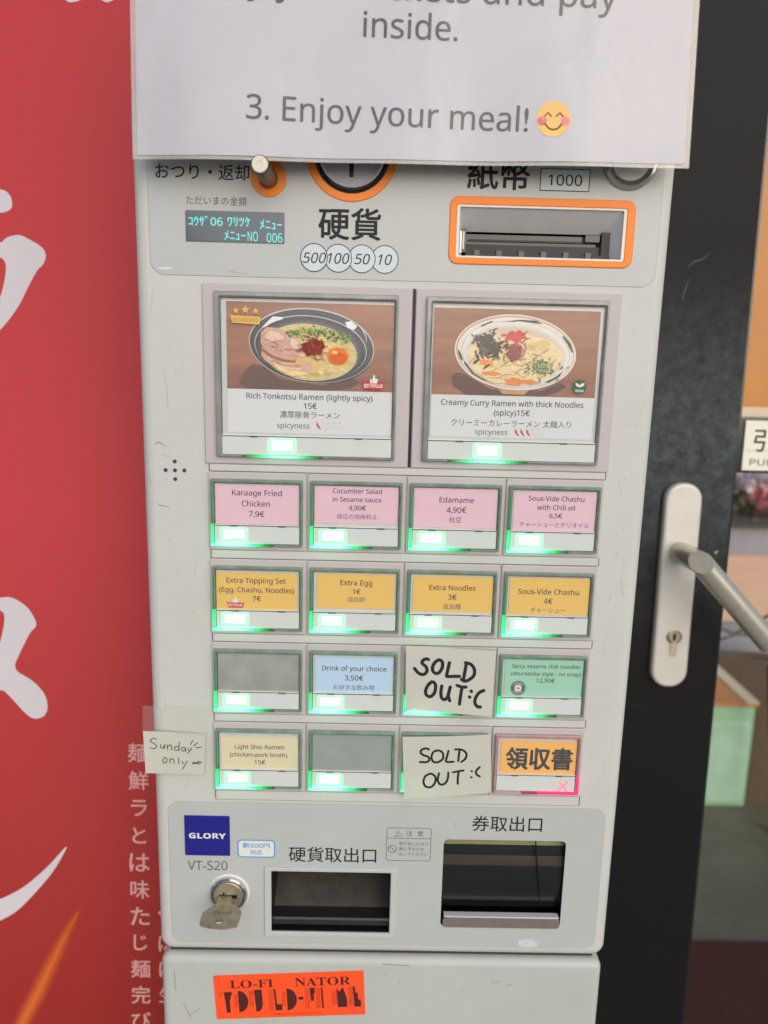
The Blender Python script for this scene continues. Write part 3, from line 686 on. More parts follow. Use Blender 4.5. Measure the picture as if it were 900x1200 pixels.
def glow_bars(x0, x1, z0, zb, zl, xc, n=26, left=True):
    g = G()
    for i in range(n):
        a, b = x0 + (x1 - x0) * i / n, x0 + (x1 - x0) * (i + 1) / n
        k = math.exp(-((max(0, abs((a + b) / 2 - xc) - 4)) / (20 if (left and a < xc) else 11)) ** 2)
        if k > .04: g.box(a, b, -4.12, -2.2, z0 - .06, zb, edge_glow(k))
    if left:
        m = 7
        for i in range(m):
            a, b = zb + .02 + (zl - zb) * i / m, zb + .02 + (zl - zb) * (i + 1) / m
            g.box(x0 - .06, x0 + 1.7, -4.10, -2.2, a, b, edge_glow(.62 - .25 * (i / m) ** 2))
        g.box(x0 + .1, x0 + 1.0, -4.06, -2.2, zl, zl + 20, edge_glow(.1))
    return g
small_panel = mesh_of(G().plate(.25, 57.55, -46.5, 0, -1.5, .2, pan_m, .8, .5), 'menu_button')
def bez(o, i, m, line=True):
    g = G().frame(o, i, -4.0, -1.4, m, .6, .3, .35, .9, 3)
    g.frame((i[0] - .02, i[1] + .02, i[2] - .02, i[3] + .02), (i[0] + .28, i[1] - .28, i[2] + .28, i[3] - .28), -2.5, -1.4, dark_line_m, .3, .2, .02, .02, 2)
    return g
o_, i_ = (2.0, 55.6, -43.6, -3.8), (3.8, 53.8, -42.4, -6.2)
small_bezel = mesh_of(bez(o_, i_, bezel_m), 'bezel'); pink_bezel = mesh_of(bez(o_, i_, bezel_pink_m), 'bezel')
def strip_g(x0, x1, z0, z1, tabs):
    g = G().box(x0, x1, -3.0, -1.5, z0, z1, strip_m); g.box(x0 - .2, x1 + .2, -1.56, -1.4, z1 + .5, z1 + (75.8 if x1 - x0 > 60 else 24.9), back_m); g.box(x0, x1, -3.15, -1.5, z1 + .05, z1 + .45, dark_line_m); g.box(x0, x1, -3.05, -1.5, z1 + .5, z1 + 1.0, white_m)
    for t in tabs: g.box(t, t + 4.4, -3.3, -2.9, z1 - .3, z1 + .6, ink_soft_m)
    return g
small_strip = mesh_of(strip_g(4.1, 53.5, -42.1, -31.7, (13, 41)), 'blank_strip')
def pane_g(x0, x1, z0, z1): return G().raw([(x0, -3.3, z0), (x1, -3.3, z0), (x1, -3.3, z1), (x0, -3.3, z1)], [[0, 1, 2, 3]], pane_m)
small_pane = mesh_of(pane_g(4.1, 53.5, -30.7, -6.5), 'clear_cover')
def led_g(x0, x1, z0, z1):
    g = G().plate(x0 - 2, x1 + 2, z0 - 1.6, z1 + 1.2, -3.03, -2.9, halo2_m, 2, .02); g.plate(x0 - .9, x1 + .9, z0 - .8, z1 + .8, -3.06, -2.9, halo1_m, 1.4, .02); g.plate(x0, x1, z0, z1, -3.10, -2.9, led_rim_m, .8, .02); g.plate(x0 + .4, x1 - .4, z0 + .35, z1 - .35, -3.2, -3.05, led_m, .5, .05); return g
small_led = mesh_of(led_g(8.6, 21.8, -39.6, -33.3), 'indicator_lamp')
small_glow = mesh_of(glow_bars(2.0, 55, -43.6, -42.2, -30.5, 15.2), 'painted_glow_edge')
redx = G()
for a, b in (((43.6, -35.6), (48.8, -41.2)), ((43.6, -41.2), (48.8, -35.6))): redx.stroke([a, b], 1.3, -3.1, rx_m, smooth=0)
redx = mesh_of(redx, 'indicator_lamp')
g = G()
for xa, xb, m in ((20, 30, r2_m), (30, 55.6, r1_m)): g.box(xa, xb, -4.12, -2.2, -43.66, -42.3, m)  # red lamp's glow put into the acrylic edge as emission
g.box(54.1, 55.66, -4.10, -2.2, -42.28, -31, r1_m)
red_glow = mesh_of(g, 'painted_glow_edge')
BL = {(2,0): 'button with empty grey window and no card', (3,1): 'button with blank smooth grey window', (3,3): 'orange button with large black kanji and red lit cross'}
CN = {pink_c: 'pink', yellow_c: 'yellow', blue_c: 'light blue', green_c: 'mint green', cream_c: 'cream'}
for r in range(4):
    for c in range(4):
        me = mesh_of(small_card(r, c), 'menu_card'); red = (r, c) == (3, 3)
        lines = CARD[(r, c)][2]
        lab = BL.get((r, c)) or ('%s card button reading %s' % (CN[CARD[(r, c)][0]], lines[0][0]) if lines else 'lit button half hidden behind a paper note')
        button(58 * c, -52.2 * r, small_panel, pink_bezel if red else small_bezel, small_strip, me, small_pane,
               (('indicator_lamp', redx if red else small_led), ('painted_glow_edge', red_glow if red else small_glow)), lab)
for k, (px0, px1, cg, lab) in enumerate(((-1.0, 116.0, card_one(), 'large button with photo of ramen in a black bowl'), (118.0, 233.0, card_two(), 'large button with photo of ramen in a white bowl'))):
    dx = 0 if k == 0 else 118.2
    pan = mesh_of(G().plate(px0, px1, 4.8, 105.3, -1.5, .2, pan_m, .8, .5), 'menu_button')
    o2, i2 = (5.9 + dx, 108.2 + dx - (k * .6), 9.1, 101.2), (9.0 + dx, 106.4 + dx - k * .6, 10.4, 98.0)
    bz = mesh_of(bez(o2, i2, bezel_big_m), 'bezel'); st = mesh_of(strip_g(9.2 + dx, 106.2 + dx - k * .6, 10.6, 20.9, (25 + dx, 85 + dx)), 'blank_strip')
    pn = mesh_of(pane_g(9.2 + dx, 106.2 + dx - k * .6, 22.2, 97.8), 'clear_cover')
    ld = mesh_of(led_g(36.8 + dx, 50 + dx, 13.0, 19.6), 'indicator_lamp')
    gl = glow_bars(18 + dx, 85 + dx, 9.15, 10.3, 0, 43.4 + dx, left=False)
    gl = mesh_of(gl, 'painted_glow_edge')
    button(0, 0, pan, bz, st, mesh_of(cg, 'menu_card'), pn, (('indicator_lamp', ld), ('painted_glow_edge', gl)), lab)

# strips between the rows, and the dark gap between the two big panels
for k, (zt, zb) in enumerate(((4.7, 0.1), (-46.6, -52.1), (-98.8, -104.3), (-151.0, -156.5), (-203.2, -210.0))):
    g = G().plate(1.2, 231.8, zb + .35, zt - .35, -.9, .1, cabinet_m, .3, .25)
    g.box(231.9, 232.3, -.5, .1, zb + .4, zt - .4, dark_line_m); g.box(1.0, 232, -.45, .1, zb + .05, zb + .34, ink_soft_m); g.box(.7, 1.1, -.5, .1, zb + .4, zt - .4, ink_soft_m)
    part(g, 'row_divider')
part(G().box(116.3, 117.7, -.7, .1, 4.9, 105.2, deep_m), 'panel_gap')

# ------------------------------------------------------------------ outlets, lock and labels in the lower panel
co = part(G().frame((31.4, 117.4, -308.3, -257.4), (35.9, 113.3, -304.8, -260.2), -1.4, .1, mat('outlet frame plastic', (186, 189, 183), .4, .4), .8, .5, .4, .5), 'coin_outlet')
g = G(); x0, x1, z0, z1 = 35.7, 113.5, -305, -260
g.raw([(x0, 0, z1), (x1, 0, z1), (x1, 50, z1), (x0, 50, z1)], [[0, 1, 2, 3]], dark_m); g.raw([(x0, 0, z0), (x1, 0, z0), (x1, 50, z0), (x0, 50, z0)], [[0, 1, 2, 3]], deep_m)
g.raw([(x0, 0, z0), (x0, 0, z1), (x0, 50, z1), (x0, 50, z0)], [[0, 1, 2, 3]], deep_m); g.raw([(x1, 0, z0), (x1, 0, z1), (x1, 50, z1), (x1, 50, z0)], [[0, 1, 2, 3]], deep_m)
bk = mat('dusty brown black tray', (70, 66, 60), .5, .4, var=.3, vscale=90)
g.raw([(x0, 50, z0), (x1, 50, z0), (x1, 50, -281), (x0, 50, -281)], [[0, 1, 2, 3]], bk); g.raw([(x0, 46, -281), (x1, 46, -281), (x1, 46, z1), (x0, 46, z1)], [[0, 1, 2, 3]], dark_m)
g.raw([(x0, 46, -281), (x1, 46, -281), (x1, 12, -299), (x0, 12, -299)], [[0, 1, 2, 3]], bk)
part(g, 'outlet_lining', co).location = off
g = G().box(x0 + .2, x1 - .2, 4, 16, -299.4, -297.6, steel_m); g.box(x0 + .2, x1 - .2, 4.4, 6, -303.4, -299.5, dark_m)
part(g, 'tray_edge', co).location = off

tk = G(); x0, x1, z0, z1 = 146.7, 226.1, -299.4, -235.3
flap_m = mat('black steel flap', (26, 29, 28), .16, .5, metal=.0, var=.25, vscale=100, stretch=(.2, 1, 8)); flap_t = mat('olive flap reflection', (122, 124, 76), .4, metal=.0, var=.12, vscale=100); flap_b = mat('brown flap reflection', (64, 58, 50), .3, .5, metal=.1, var=.25, vscale=90, stretch=(.2, 1, 6))  # olive and brown bands are reflections painted into the black flap
arc = []
for i in range(17):
    zz = -236.2 - 54 * i / 16; arc.append((3 + 5 * ((zz + 268) / 32) ** 2 if zz > -268 else 3 + 6 * ((zz + 268) / 24) ** 2, zz))
for i in range(16):
    (ya, za), (yb, zb) = arc[i], arc[i + 1]
    tk.raw([(x0, ya, za), (x1, ya, za), (x1, yb, zb), (x0, yb, zb)][::-1], [[0, 1, 2, 3]], flap_t if i < 2 else (flap_b if 3 < i < 6 else flap_m))
tk.raw([(x0, 50, -240), (x1, 50, -240), (x1, 50, z0), (x0, 50, z0)], [[0, 1, 2, 3]], deep_m)
tk.raw([(x0, 0, z0), (x0, 0, z1), (x0, 52, z1), (x0, 52, z0)], [[0, 1, 2, 3]], deep_m); tk.raw([(x1, 0, z0), (x1, 0, z1), (x1, 52, z1), (x1, 52, z0)], [[0, 1, 2, 3]], deep_m)
tk.raw([(x0, 0, z0), (x1, 0, z0), (x1, 52, z0), (x0, 52, z0)], [[0, 1, 2, 3]], deep_m)
to = part(tk, 'ticket_outlet')
g = G().tube([(206.5, 2, -236), (207.4, 2, -245), (208.8, 1.8, -256), (210.6, 1.6, -268), (212, 1.6, -282)], .45, deep_m, 8)
part(g, 'outlet_cord', to).location = off
lipm = mat('stainless lip', (170, 160, 154), .35, metal=.75, var=.08, vscale=300)
g = G(); lp = rr(148.3, 225.2, -299.0, -291.6, 2.2, 5)
g.loft([at_y(lp, -1.4), at_y(lp, .6)], lipm); g.poly(lp, -1.4, lipm); g.box(149, 224.6, -1.2, 3, -291.6, -290.7, bright_m)
part(g, 'outlet_lip', to).location = off

lk = part(G().ring(8.4, -276.8, [(13.4, .05), (13.2, -.5), (12.6, -.8), (12.2, -.6)], white_m, 48, False, True), 'lock')
g = G().ring(8.4, -276.8, [(12.2, 0), (12.2, -3.2), (11.4, -4.2), (10.6, -3.8), (10.0, -2.2), (9.8, -2.0)], chrome_m, 48)
part(g, 'lock_rim', lk).location = off
g = G().ring(8.4, -276.8, [(9.9, -1.8), (9.8, -3.6), (9.2, -4.2), (.1, -4.3)], nickel_m, 48); g.box(2.4, 14.2, -4.36, -4.2, -278.0, -275.6, deep_m)
g.box(5, 6.2, -4.36, -4.2, -275.7, -273.9, deep_m)
part(g, 'lock_barrel', lk).location = off

g = G(); blue_m = mat('deep blue plate', (28, 32, 128), .35, .5, var=.06, vscale=120)
g.plate(-19.4, 9.5, -249.8, -221.6, -.9, .05, blue_m, .3, .2); g.text('GLORY', -4.8, -235.6, -.94, white_i, w=23.4, h=3.8, style='bold', wt=.012)
part(g, 'brand_plate')
g = G(); sky_m = mat('sky blue print', (70, 150, 205), .45)
g.flat(rr(14.2, 38.4, -251.0, -238.2, 2.6, 6), [rr(15.0, 37.6, -250.2, -239.0, 1.9, 6)], -.33, sky_m); g.poly(rr(15.0, 37.6, -250.2, -239.0, 1.9, 6), -.32, white_m)
g.text('新500円', 26.3, -242.3, -.36, sky_m, w=17.4, h=3.7, wt=.02); g.text('対応', 26.3, -247.1, -.36, sky_m, w=7.8, h=3.4, wt=.02)
part(g, 'coin_type_label')
g = G(); g.text('VT-S20', -5.2, -257.3, -.34, ink_soft_m, w=25.6, h=6.6)
part(g, 'panel_lettering'); g = G()
g.text('硬貨取出口', 75.4, -248.2, -.34, ink_m, w=56.4, wt=.006); part(g, 'panel_lettering'); g = G(); g.text('券取出口', 187, -223.9, -.34, ink_m, w=45.0, wt=.006)
part(g, 'panel_lettering')
g = G(); y = -.34
g.flat(rr(109.9, 138.7, -251.5, -227.8, 1.6, 5), [rr(110.25, 138.35, -251.15, -228.15, 1.3, 5)], y, ink_soft_m); g.box(110.1, 138.5, y - .005, y + .1, -235.5, -235.2, ink_soft_m)
g.stroke([(115.2, -234), (117.7, -229.6), (120.2, -234)], .35, y, ink_soft_m, closed=True, smooth=0); g.text('!', 117.7, -232.3, y, ink_soft_m, h=2.4)
g.text('注', 124.6, -231.8, y, ink_soft_m, h=3.9); g.text('意', 131.6, -231.8, y, ink_soft_m, h=3.9)
g.stroke(circ(113.9, -243, 2.6, 24), .4, y, ink_soft_m, closed=True, smooth=0); g.stroke([(112.1, -241.2), (115.7, -244.8)], .4, y, ink_soft_m, smooth=0)
for i, (t, wd) in enumerate((('取り出し口より', 18.6), ('奥に手を入れ', 16.2), ('ないでください', 18.6))): g.text(t, 118.2, -239.0 - 3.8 * i, y, ink_soft_m, w=wd, align='l')
part(g, 'caution_label')

# ------------------------------------------------------------------ the key in the lock (a thing of its own)
key = tag(empty('key', (8.4, -8, -277.4)), 'flat worn metal key turned level in the round lock', 'key')
KO = (8.4, -8, -277.4)
out_ = [(2.2, -1.0), (10.6, -1.0), (11.6, -11), (17.4, -15.5), (19.6, -18.5), (19.2, -24.5), (18.6, -29.8), (11.1, -31.8), (2.9, -31.2), (-3.4, -29.6), (-4.6, -27.5), (-4.6, -20.2), (-2.6, -17.4), (2.6, -11.5)]
hole = [(7.2 + 2.5 * math.cos(2 * math.pi * i / 16), -27.3 + 2.3 * math.sin(2 * math.pi * i / 16)) for i in range(16)]
def slab(outl, holes, za, zb, m):
    g = G(); loops = [[Vector((x, yv, 0)) for x, yv in l] for l in [outl] + holes]; tri = tessellate_polygon(loops)
    flatv = [(p.x, p.y) for l in loops for p in l]
    g.raw([(x, yv, zb) for x, yv in flatv], [list(t) for t in tri], m); g.raw([(x, yv, za) for x, yv in flatv], [list(t) for t in tri], m)
    for l in [outl] + holes: g.loft([[(x, yv, zb) for x, yv in l], [(x, yv, za) for x, yv in l]], m)
    return g
g = slab(out_, [hole], -278.3, -276.3, nickel_m)
for i, t in enumerate((-19.0, -20.6)):
    for k in range(9): g.box(1.8 + k * 1.35, 2.7 + k * 1.35, t - .35, t + .35, -276.3, -276.26, mat('key engraving', (96, 88, 74), .5, metal=.6) if i + k == 0 else g.mats[-1])
g.build('key_bow', key, KO)
G().box(3.6, 13.0, -1.2, 3, -277.7, -276.0, nickel_m).build('key_blade', key, KO)

# ------------------------------------------------------------------ papers and stickers: a sheet bent in depth, with writing on its surface
class Sheet:
    def __init__(s, tl, tr, br, bl, curl): s.c = [Vector(p) for p in (tl, tr, br, bl)]; s.curl = curl
    def p(s, u, v, d=0.0):   # u right, v up (0..1), d towards the viewer in mm
        tl, tr, br, bl = s.c; q = (tl * (1 - u) + tr * u) * v + (bl * (1 - u) + br * u) * (1 - v)
        return (q.x, q.y - s.curl(u, v) - d, q.z)
    def mesh(s, g, m, nu=24, nv=18, d=0.0, u0=0, u1=1, v0=0, v1=1, th=.18, rough=None):
        vs = []; 
        for back in (0, 1):
            for j in range(nv + 1):
                for i in range(nu + 1): vs.append(s.p(u0 + (u1 - u0) * i / nu, v0 + (v1 - v0) * j / nv, d - back * th))
        fs = []; N = (nu + 1) * (nv + 1); W = nu + 1
        for j in range(nv):
            for i in range(nu):
                a = j * W + i; fs.append([a, a + 1, a + W + 1, a + W]); fs.append([N + a, N + a + W, N + a + W + 1, N + a + 1])
        for i in range(nu):
            fs.append([i, N + i, N + i + 1, i + 1]); a = nv * W + i; fs.append([a, a + 1, N + a + 1, N + a])
        for j in range(nv):
            a = j * W; fs.append([a, a + W, N + a + W, N + a]); a = j * W + nu; fs.append([a, N + a, N + a + W, a + W])
        g.raw(vs, fs, m); return g
marker = mat('black marker ink', (30, 34, 38), .5, .3); pen_m = mat('dark pencil ink', (78, 78, 74), .6, .2)
def note(name, corners, curl, strokes, wd, ink, label, cat, group=None, base=None):
    sh = Sheet(*corners, curl); org = tuple(sh.p(.5, 0)); root = empty(name, org)
    tag(root, label, cat, group)
    g = G(); sh.mesh(g, paper_m); g.build('paper', root, org)
    g = G()
    for s_ in strokes:
        g.stroke(s_[0], (s_[1] if len(s_) > 1 else wd), 0, ink, fn=lambda u, v: sh.p(u, v, .12), smooth=6)
    g.build('handwriting', root, org)
    return root
def norm(strokes, q):
    """strokes traced on the note -> (u, v) of the sheet; q = left, right, top, bottom"""
    x0, x1, y0, y1 = q
    return [[(((x - x0) / (x1 - x0)), 1 - (y - y0) / (y1 - y0)) for x, y in s] for s in strokes]
def pen(g, strokes_uv, wd, m, sh, W, H):
    """draw in sheet millimetres so the pen keeps its width"""
    for s in strokes_uv:
        g.stroke([(u * W, v * H) for u, v in s], wd, 0, m, fn=lambda a, b: sh.p(a / W, b / H, .14), smooth=7)
def handnote(name, corners, curl, strokes, q, W, H, wd, ink, label, group=None):
    sh = Sheet(*corners, curl); org = tuple(sh.p(.5, 0)); root = tag(empty(name, org), label, 'paper note', group)
    g = G(); sh.mesh(g, paper_m, 20, 16); g.build('paper', root, org)
    g = G(); pen(g, norm(strokes, q), wd, ink, sh, W, H); g.build('handwriting', root, org)
    return root
S1 = [[(255, 112), (235, 106), (205, 125), (200, 150), (235, 180), (245, 215), (225, 245), (195, 252), (160, 235), (132, 202)],
      [(345, 112), (318, 130), (296, 170), (298, 212), (325, 233), (358, 220), (382, 175), (382, 128), (358, 108), (340, 112)],
      [(445, 128), (436, 180), (425, 240), (430, 252), (480, 248), (542, 243)],
      [(598, 120), (590, 190), (580, 265)], [(590, 118), (640, 130), (674, 175), (670, 230), (625, 270), (590, 282), (562, 270)],
      [(290, 312), (258, 345), (236, 400), (248, 440), (285, 446), (318, 410), (328, 350), (312, 316), (288, 312)],
      [(384, 342), (378, 400), (386, 448), (412, 462), (440, 435), (462, 345)], [(462, 345), (448, 420), (462, 468)],
      [(524, 326), (568, 336), (606, 334)], [(570, 338), (562, 400), (554, 490)], [(655, 366), (658, 369)], [(643, 418), (646, 421)],
      [(772, 352), (730, 375), (700, 425), (698, 470), (722, 498), (750, 500)]]
handnote('sold_out_note', ((118.2, -6, -102.4), (172.8, -6, -104.6), (171.6, -6, -146.2), (119.2, -6, -142.6)), lambda u, v: 1.6 * (1 - v) * u + 1.2 * math.sin(u * 2.6) * (1 - v) ** 2,
         S1, (52, 858, -2, 578), 53.6, 41, 2.05, marker, 'white paper note with thick marker SOLD OUT, above a thinner one', 'sold out notes on the buttons')
S2 = [[(298, 195), (275, 186), (240, 195), (230, 218), (255, 238), (290, 250), (300, 275), (275, 290), (222, 288)],
      [(370, 203), (335, 215), (318, 255), (335, 290), (375, 292), (412, 268), (412, 225), (385, 205), (360, 206)],
      [(460, 210), (448, 250), (440, 292), (500, 295)], [(552, 208), (545, 250), (540, 292)], [(515, 200), (570, 205), (607, 235), (600, 275), (565, 300)],
      [(300, 380), (262, 400), (248, 445), (270, 480), (315, 480), (345, 445), (345, 405), (318, 382), (295, 382)],
      [(378, 380), (366, 430), (385, 465), (425, 462), (450, 425), (455, 378)], [(495, 378), (540, 372), (582, 368)], [(542, 375), (534, 420), (532, 470)],
      [(650, 377), (652, 379)], [(645, 425), (647, 427)], [(717, 352), (692, 372), (688, 402), (716, 425)]]
handnote('sold_out_note', ((117.9, -6, -161.8), (172.0, -6, -158.6), (174.6, -6, -198.4), (119.9, -6, -202.8)), lambda u, v: 2.0 * (1 - v) * (1 - u) + 1.2 * u * v + .8 * math.sin(3 * u),
         S2, (82, 812, 98, 565), 54.5, 40, 1.35, marker, 'white paper note with thin pen SOLD OUT, left of the orange button', 'sold out notes on the buttons')
S3 = [[(288, 378), (262, 368), (236, 385), (240, 405), (275, 428), (285, 452), (262, 472), (230, 462)], [(322, 430), (322, 455), (340, 465), (355, 440), (358, 425), (356, 468)],
      [(382, 430), (384, 475)], [(384, 448), (405, 430), (420, 440), (424, 480)], [(485, 450), (462, 440), (448, 465), (462, 482), (485, 470)], [(494, 395), (488, 440), (490, 484)],
      [(545, 452), (522, 446), (512, 470), (525, 486), (545, 472), (546, 452), (552, 488)], [(570, 455), (582, 478)], [(608, 448), (590, 480), (568, 508)],
      [(614, 370), (604, 392), (594, 414)], [(658, 392), (640, 410), (624, 426)], [(694, 434), (668, 440), (644, 446)],
      [(358, 560), (340, 578), (342, 608), (362, 612), (376, 590), (370, 562), (354, 560)], [(404, 570), (404, 612)], [(404, 588), (425, 568), (440, 580), (444, 614)], [(486, 555), (484, 585), (488, 618)],
      [(516, 586), (528, 615)], [(565, 585), (545, 625), (520, 672)], [(614, 600), (650, 596), (672, 592), (672, 580), (695, 594), (672, 610), (670, 602), (640, 606), (616, 608)]]
sun_n = handnote('sunday_note', ((-42.2, -2.2, -162.2), (-4.2, -2.2, -164.6), (-5.6, -2.2, -191.9), (-41.6, -2.2, -190.6)), lambda u, v: 2.2 * (1 - u) ** 2 + .8 * (1 - v) * u,
         S3, (172, 728, 300, 722), 37.5, 27, .55, pen_m, 'small paper note reading Sunday only, taped on the machine edge')
shT = Sheet((-42.5, -2.0, -146.2), (-1.6, -2.0, -147.0), (-2.6, -2.6, -166.5), (-42.8, -3.2, -166), lambda u, v: .5 * math.sin(7 * u + 2 * v) * v + .9 * math.exp(-((u - .25 - .35 * (1 - v)) / .05) ** 2) * v)
g = G(); shT.mesh(g, tape_m, 40, 16, th=.06)
tp = g.build('clear_tape', None, shT.p(.5, 0)); tp.location = Vector(shT.p(.5, 0)) * MM
tag(tp, 'crinkled strip of clear sticky tape above the Sunday note', 'tape')

# orange sticker
SO = (48.2, -.25, -371.2)
st_m = mat('fluorescent orange paper', (255, 84, 38), .55, .3, var=.02, vscale=60); st_ink = mat('brown black print', (78, 34, 30), .55, .3)
stk = tag(empty('orange_sticker', SO), 'bright orange sticker with dark lettering on the lower cabinet', 'sticker')
stk.rotation_euler = (0, -math.radians(3.25), 0)
C0 = Vector((47.9, -.25, -353.9)); ca, sa = math.cos(math.radians(3.25)), math.sin(math.radians(3.25))
lo = ((C0.x - SO[0]) * ca + (C0.z - SO[2]) * sa, (C0.z - SO[2]) * ca - (C0.x - SO[0]) * sa)   # sticker centre in local mm
def sp(x, z): return (x + lo[0], z + lo[1])
def soff(pts): return [sp(*p) for p in pts]
g = G().plate(lo[0] - 50.2, lo[0] + 50.2, lo[1] - 17, lo[1] + 17, -.2, .1, st_m, .3, .05); g.build('sticker_paper', stk)
g = G(); y = -.25
def st_text(t, x, z, wd, h, style='serif'): g.text(t, *sp(x, z), y, st_ink, w=wd, h=h, style=style, wt=-.012)
st_text('LO-FI', -25, 9.9, 29, 6.2); st_text('NATOR', 22.6, 10.0, 37.2, 6.6)
g.text('WWW.', *sp(-9, -14.3), y, st_ink, w=6, h=1.4)
rnd = random.Random(3)
for i in range(17): g.stroke([sp(-5 + i * 1.55, -14.9), sp(-5 + i * 1.55 + rnd.uniform(.2, .8), -13.8), sp(-4.4 + i * 1.55 + rnd.uniform(0, .5), -14.6)], .3, y, st_ink, smooth=0)
def lines(x, z0, z1, n, step=.95):
    for i in range(n): g.stroke([sp(x + i * step, z0), sp(x + i * step + .1, z1)], .22, y, st_ink, smooth=0)
T, B = 4.9, -12.0
def D(cx0, z0, z1, rx): return [(cx0 + rx * math.sin(math.pi * i / 16), (z0 + z1) / 2 + (z1 - z0) / 2 * math.cos(math.pi * i / 16)) for i in range(17)]
g.poly(soff([(-44.2, T - .9), (-38.4, T - .6), (-40.4, -2.8), (-40.4, B), (-43, B), (-43.4, -3)]), y, st_ink); lines(-47, .8, T - 1, 3, .8)
g.poly(soff(D(-34.6, B, T, 6.6)), y, st_ink); lines(-37, -8, 2, 3, .75)
g.poly(soff([(-23.7, T + .2), (-18.6, T + .4), (-18.3, -6.2), (-19.4, -10), (-21.2, -11.8), (-23.1, -11.8)]), y, st_ink); lines(-27.2, -8, T, 4, .85)
for zz in (3.6, 2.4): g.stroke([sp(-27.2, zz), sp(-24, zz)], .18, y, st_ink, smooth=0)
g.poly(soff([(-10.6, T + .5), (-9.3, T + .5), (-8.9, -6.6), (-5.5, -6.6), (-5.5, -11.4), (-10, -11.4)]), y, st_ink); lines(-14, -11.4, T + .4, 4, .85)
g.poly(soff(D(-2, -11.7, T + .5, 6.7)), y, st_ink); lines(-5.0, -8.5, 2.8, 3, .9)
g.poly(soff([(5.7, -3.6), (9, -3.6), (9, -1.4), (5.7, -1.4)]), y, st_ink)
g.poly(soff([(13.6, T + .5), (17, T + .5), (17, .8), (16.1, .8), (16.1, -4.8), (14, -4.8)]), y, st_ink); lines(10.3, -10.8, T + .3, 4, .9)
lines(17.7, -10.8, T + .3, 4, .8); g.poly(soff([(21, T + .5), (22.2, T + .5), (22.6, -10.8), (21.4, -10.8)]), y, st_ink)
g.poly(soff([(31.6, T + .3), (33.3, 1.4), (35.6, T + .5), (37.4, -.2), (38.4, -5), (38.2, -10.6), (31.9, -10.6)]), y, st_ink); lines(28.6, -9, 2.2, 4, .85)
g.poly(soff([(42.6, T + .5), (43.9, T + .5), (44.2, .4), (45.6, .4), (45.8, -5), (47.6, -5), (47.6, -10.6), (43, -10.6)]), y, st_ink); lines(39.7, -10.2, T + .4, 4, .8)
g.build('sticker_print', stk)

# ------------------------------------------------------------------ laminated sign hanging over the header
def ripple(u, v): return 1.1 * math.sin(9 * u + 1.5 * v) * (1 - v) + .8 * math.sin(21 * u + 4) * (1 - v) ** 3 - 2.4 * (v - .2) ** 2 + 1.2 * math.exp(-((u - .1) / .07) ** 2) * math.sin(5 * v + 1)
LT = 205.0                                # paper height in mm
def up(p, q, k): return tuple(p[i] + (q[i] - p[i]) * k for i in range(3))
bl, br, t0l, t0r = (-29.0, -19, 166.6), (253.8, -19, 169.4), (-29.4, -8, 243.0), (253.4, -8, 250.8)
def top(b, t, h):
    d = Vector(t) - Vector(b); d.x = 0; d.y *= .55; d = d.normalized() * h; return tuple(Vector(b) + d)
shS = Sheet(top(bl, t0l, LT), top(br, (br[0], -8, 245), LT), br, bl, ripple)
SGO = (112, -19, 166)
sign = tag(empty('laminated_sign', SGO), 'large white laminated paper sign saying enjoy your meal, over the machine top', 'sign')
g = G(); shS.mesh(g, sign_paper_m, 48, 36, th=.12); g.build('sign_paper', sign, SGO)
WS, HS = 282.8, LT
shF = Sheet(*[tuple(Vector(shS.c[i]) + Vector(o)) for i, o in enumerate(((-2.6, 0, 3), (2.9, 0, 3), (2.9, 0, -2.0), (-2.6, 0, -2.0)))], ripple)
g = G(); shF.mesh(g, lam_m, 60, 44, d=.45, th=.05); g.build('laminate_front', sign, SGO)
edge_m = clear('laminate backing', tint=(.93, .93, .86), rough=.12, ior=1.5, milky=.28)
g = G(); shF.mesh(g, edge_m, 60, 44, d=-.5, th=.05); g.build('laminate_back', sign, SGO)
def on_sign(x, z, d=.16):                 # front-view mm (x, z) -> the sign's surface
    u = (x - (-29.0)) / WS; zb = bl[2] + (br[2] - bl[2]) * u; v = (z - zb) / (LT * .993); return shS.p(u, v, d)
g = G(); sr = -.9
def s_text(t, x, z, wd, align='l', **k): g.text(t, x, z, 0, sign_ink_m, w=wd, rot=sr, fn=on_sign, wt=.008, align=align, **k)
s_text('3. Enjoy your meal!', 27.4, 190.6, 144.6)
g.build('sign_text', sign, SGO); g = G()
s_text('inside.', 86.3, 232.0, 48.0)
g.build('sign_text', sign, SGO); g = G()
s_text('buy your tickets and pay', 214.6, 248.6, 208, align='r')
g.build('sign_text', sign, SGO)
g = G(); em_y = mat('emoji yellow print', (236, 186, 66), .5, .3); em_b = mat('emoji brown print', (122, 78, 36), .5, .3); em_p = mat('emoji pink print', (224, 110, 120), .5, .3)
ex, ez = 184.9, 189.4
def disc(x, z, r, m, d): g.raw([on_sign(a, b, d) for a, b in circ(x, z, r, 40)], [list(range(40))], m)
disc(ex, ez, 8.7, em_y, .20); disc(ex - 5.9, ez - 1.0, 2.3, em_p, .24); disc(ex + 5.9, ez - 1.0, 2.3, em_p, .24)
fe = lambda a, b: on_sign(a, b, .28)
g.stroke([(ex - 4.6, ez + 1.2), (ex - 3, ez + 2.8), (ex - 1.4, ez + 1.2)], .7, 0, em_b, fn=fe); g.stroke([(ex + 1.4, ez + 1.2), (ex + 3, ez + 2.8), (ex + 4.6, ez + 1.2)], .7, 0, em_b, fn=fe)
g.stroke([(ex - 4.2, ez - 2.6), (ex - 2.2, ez - 4.6), (ex, ez - 5.2), (ex + 2.2, ez - 4.6), (ex + 4.2, ez - 2.6)], .9, 0, em_b, fn=fe)
g.build('smiling_face', sign, SGO)

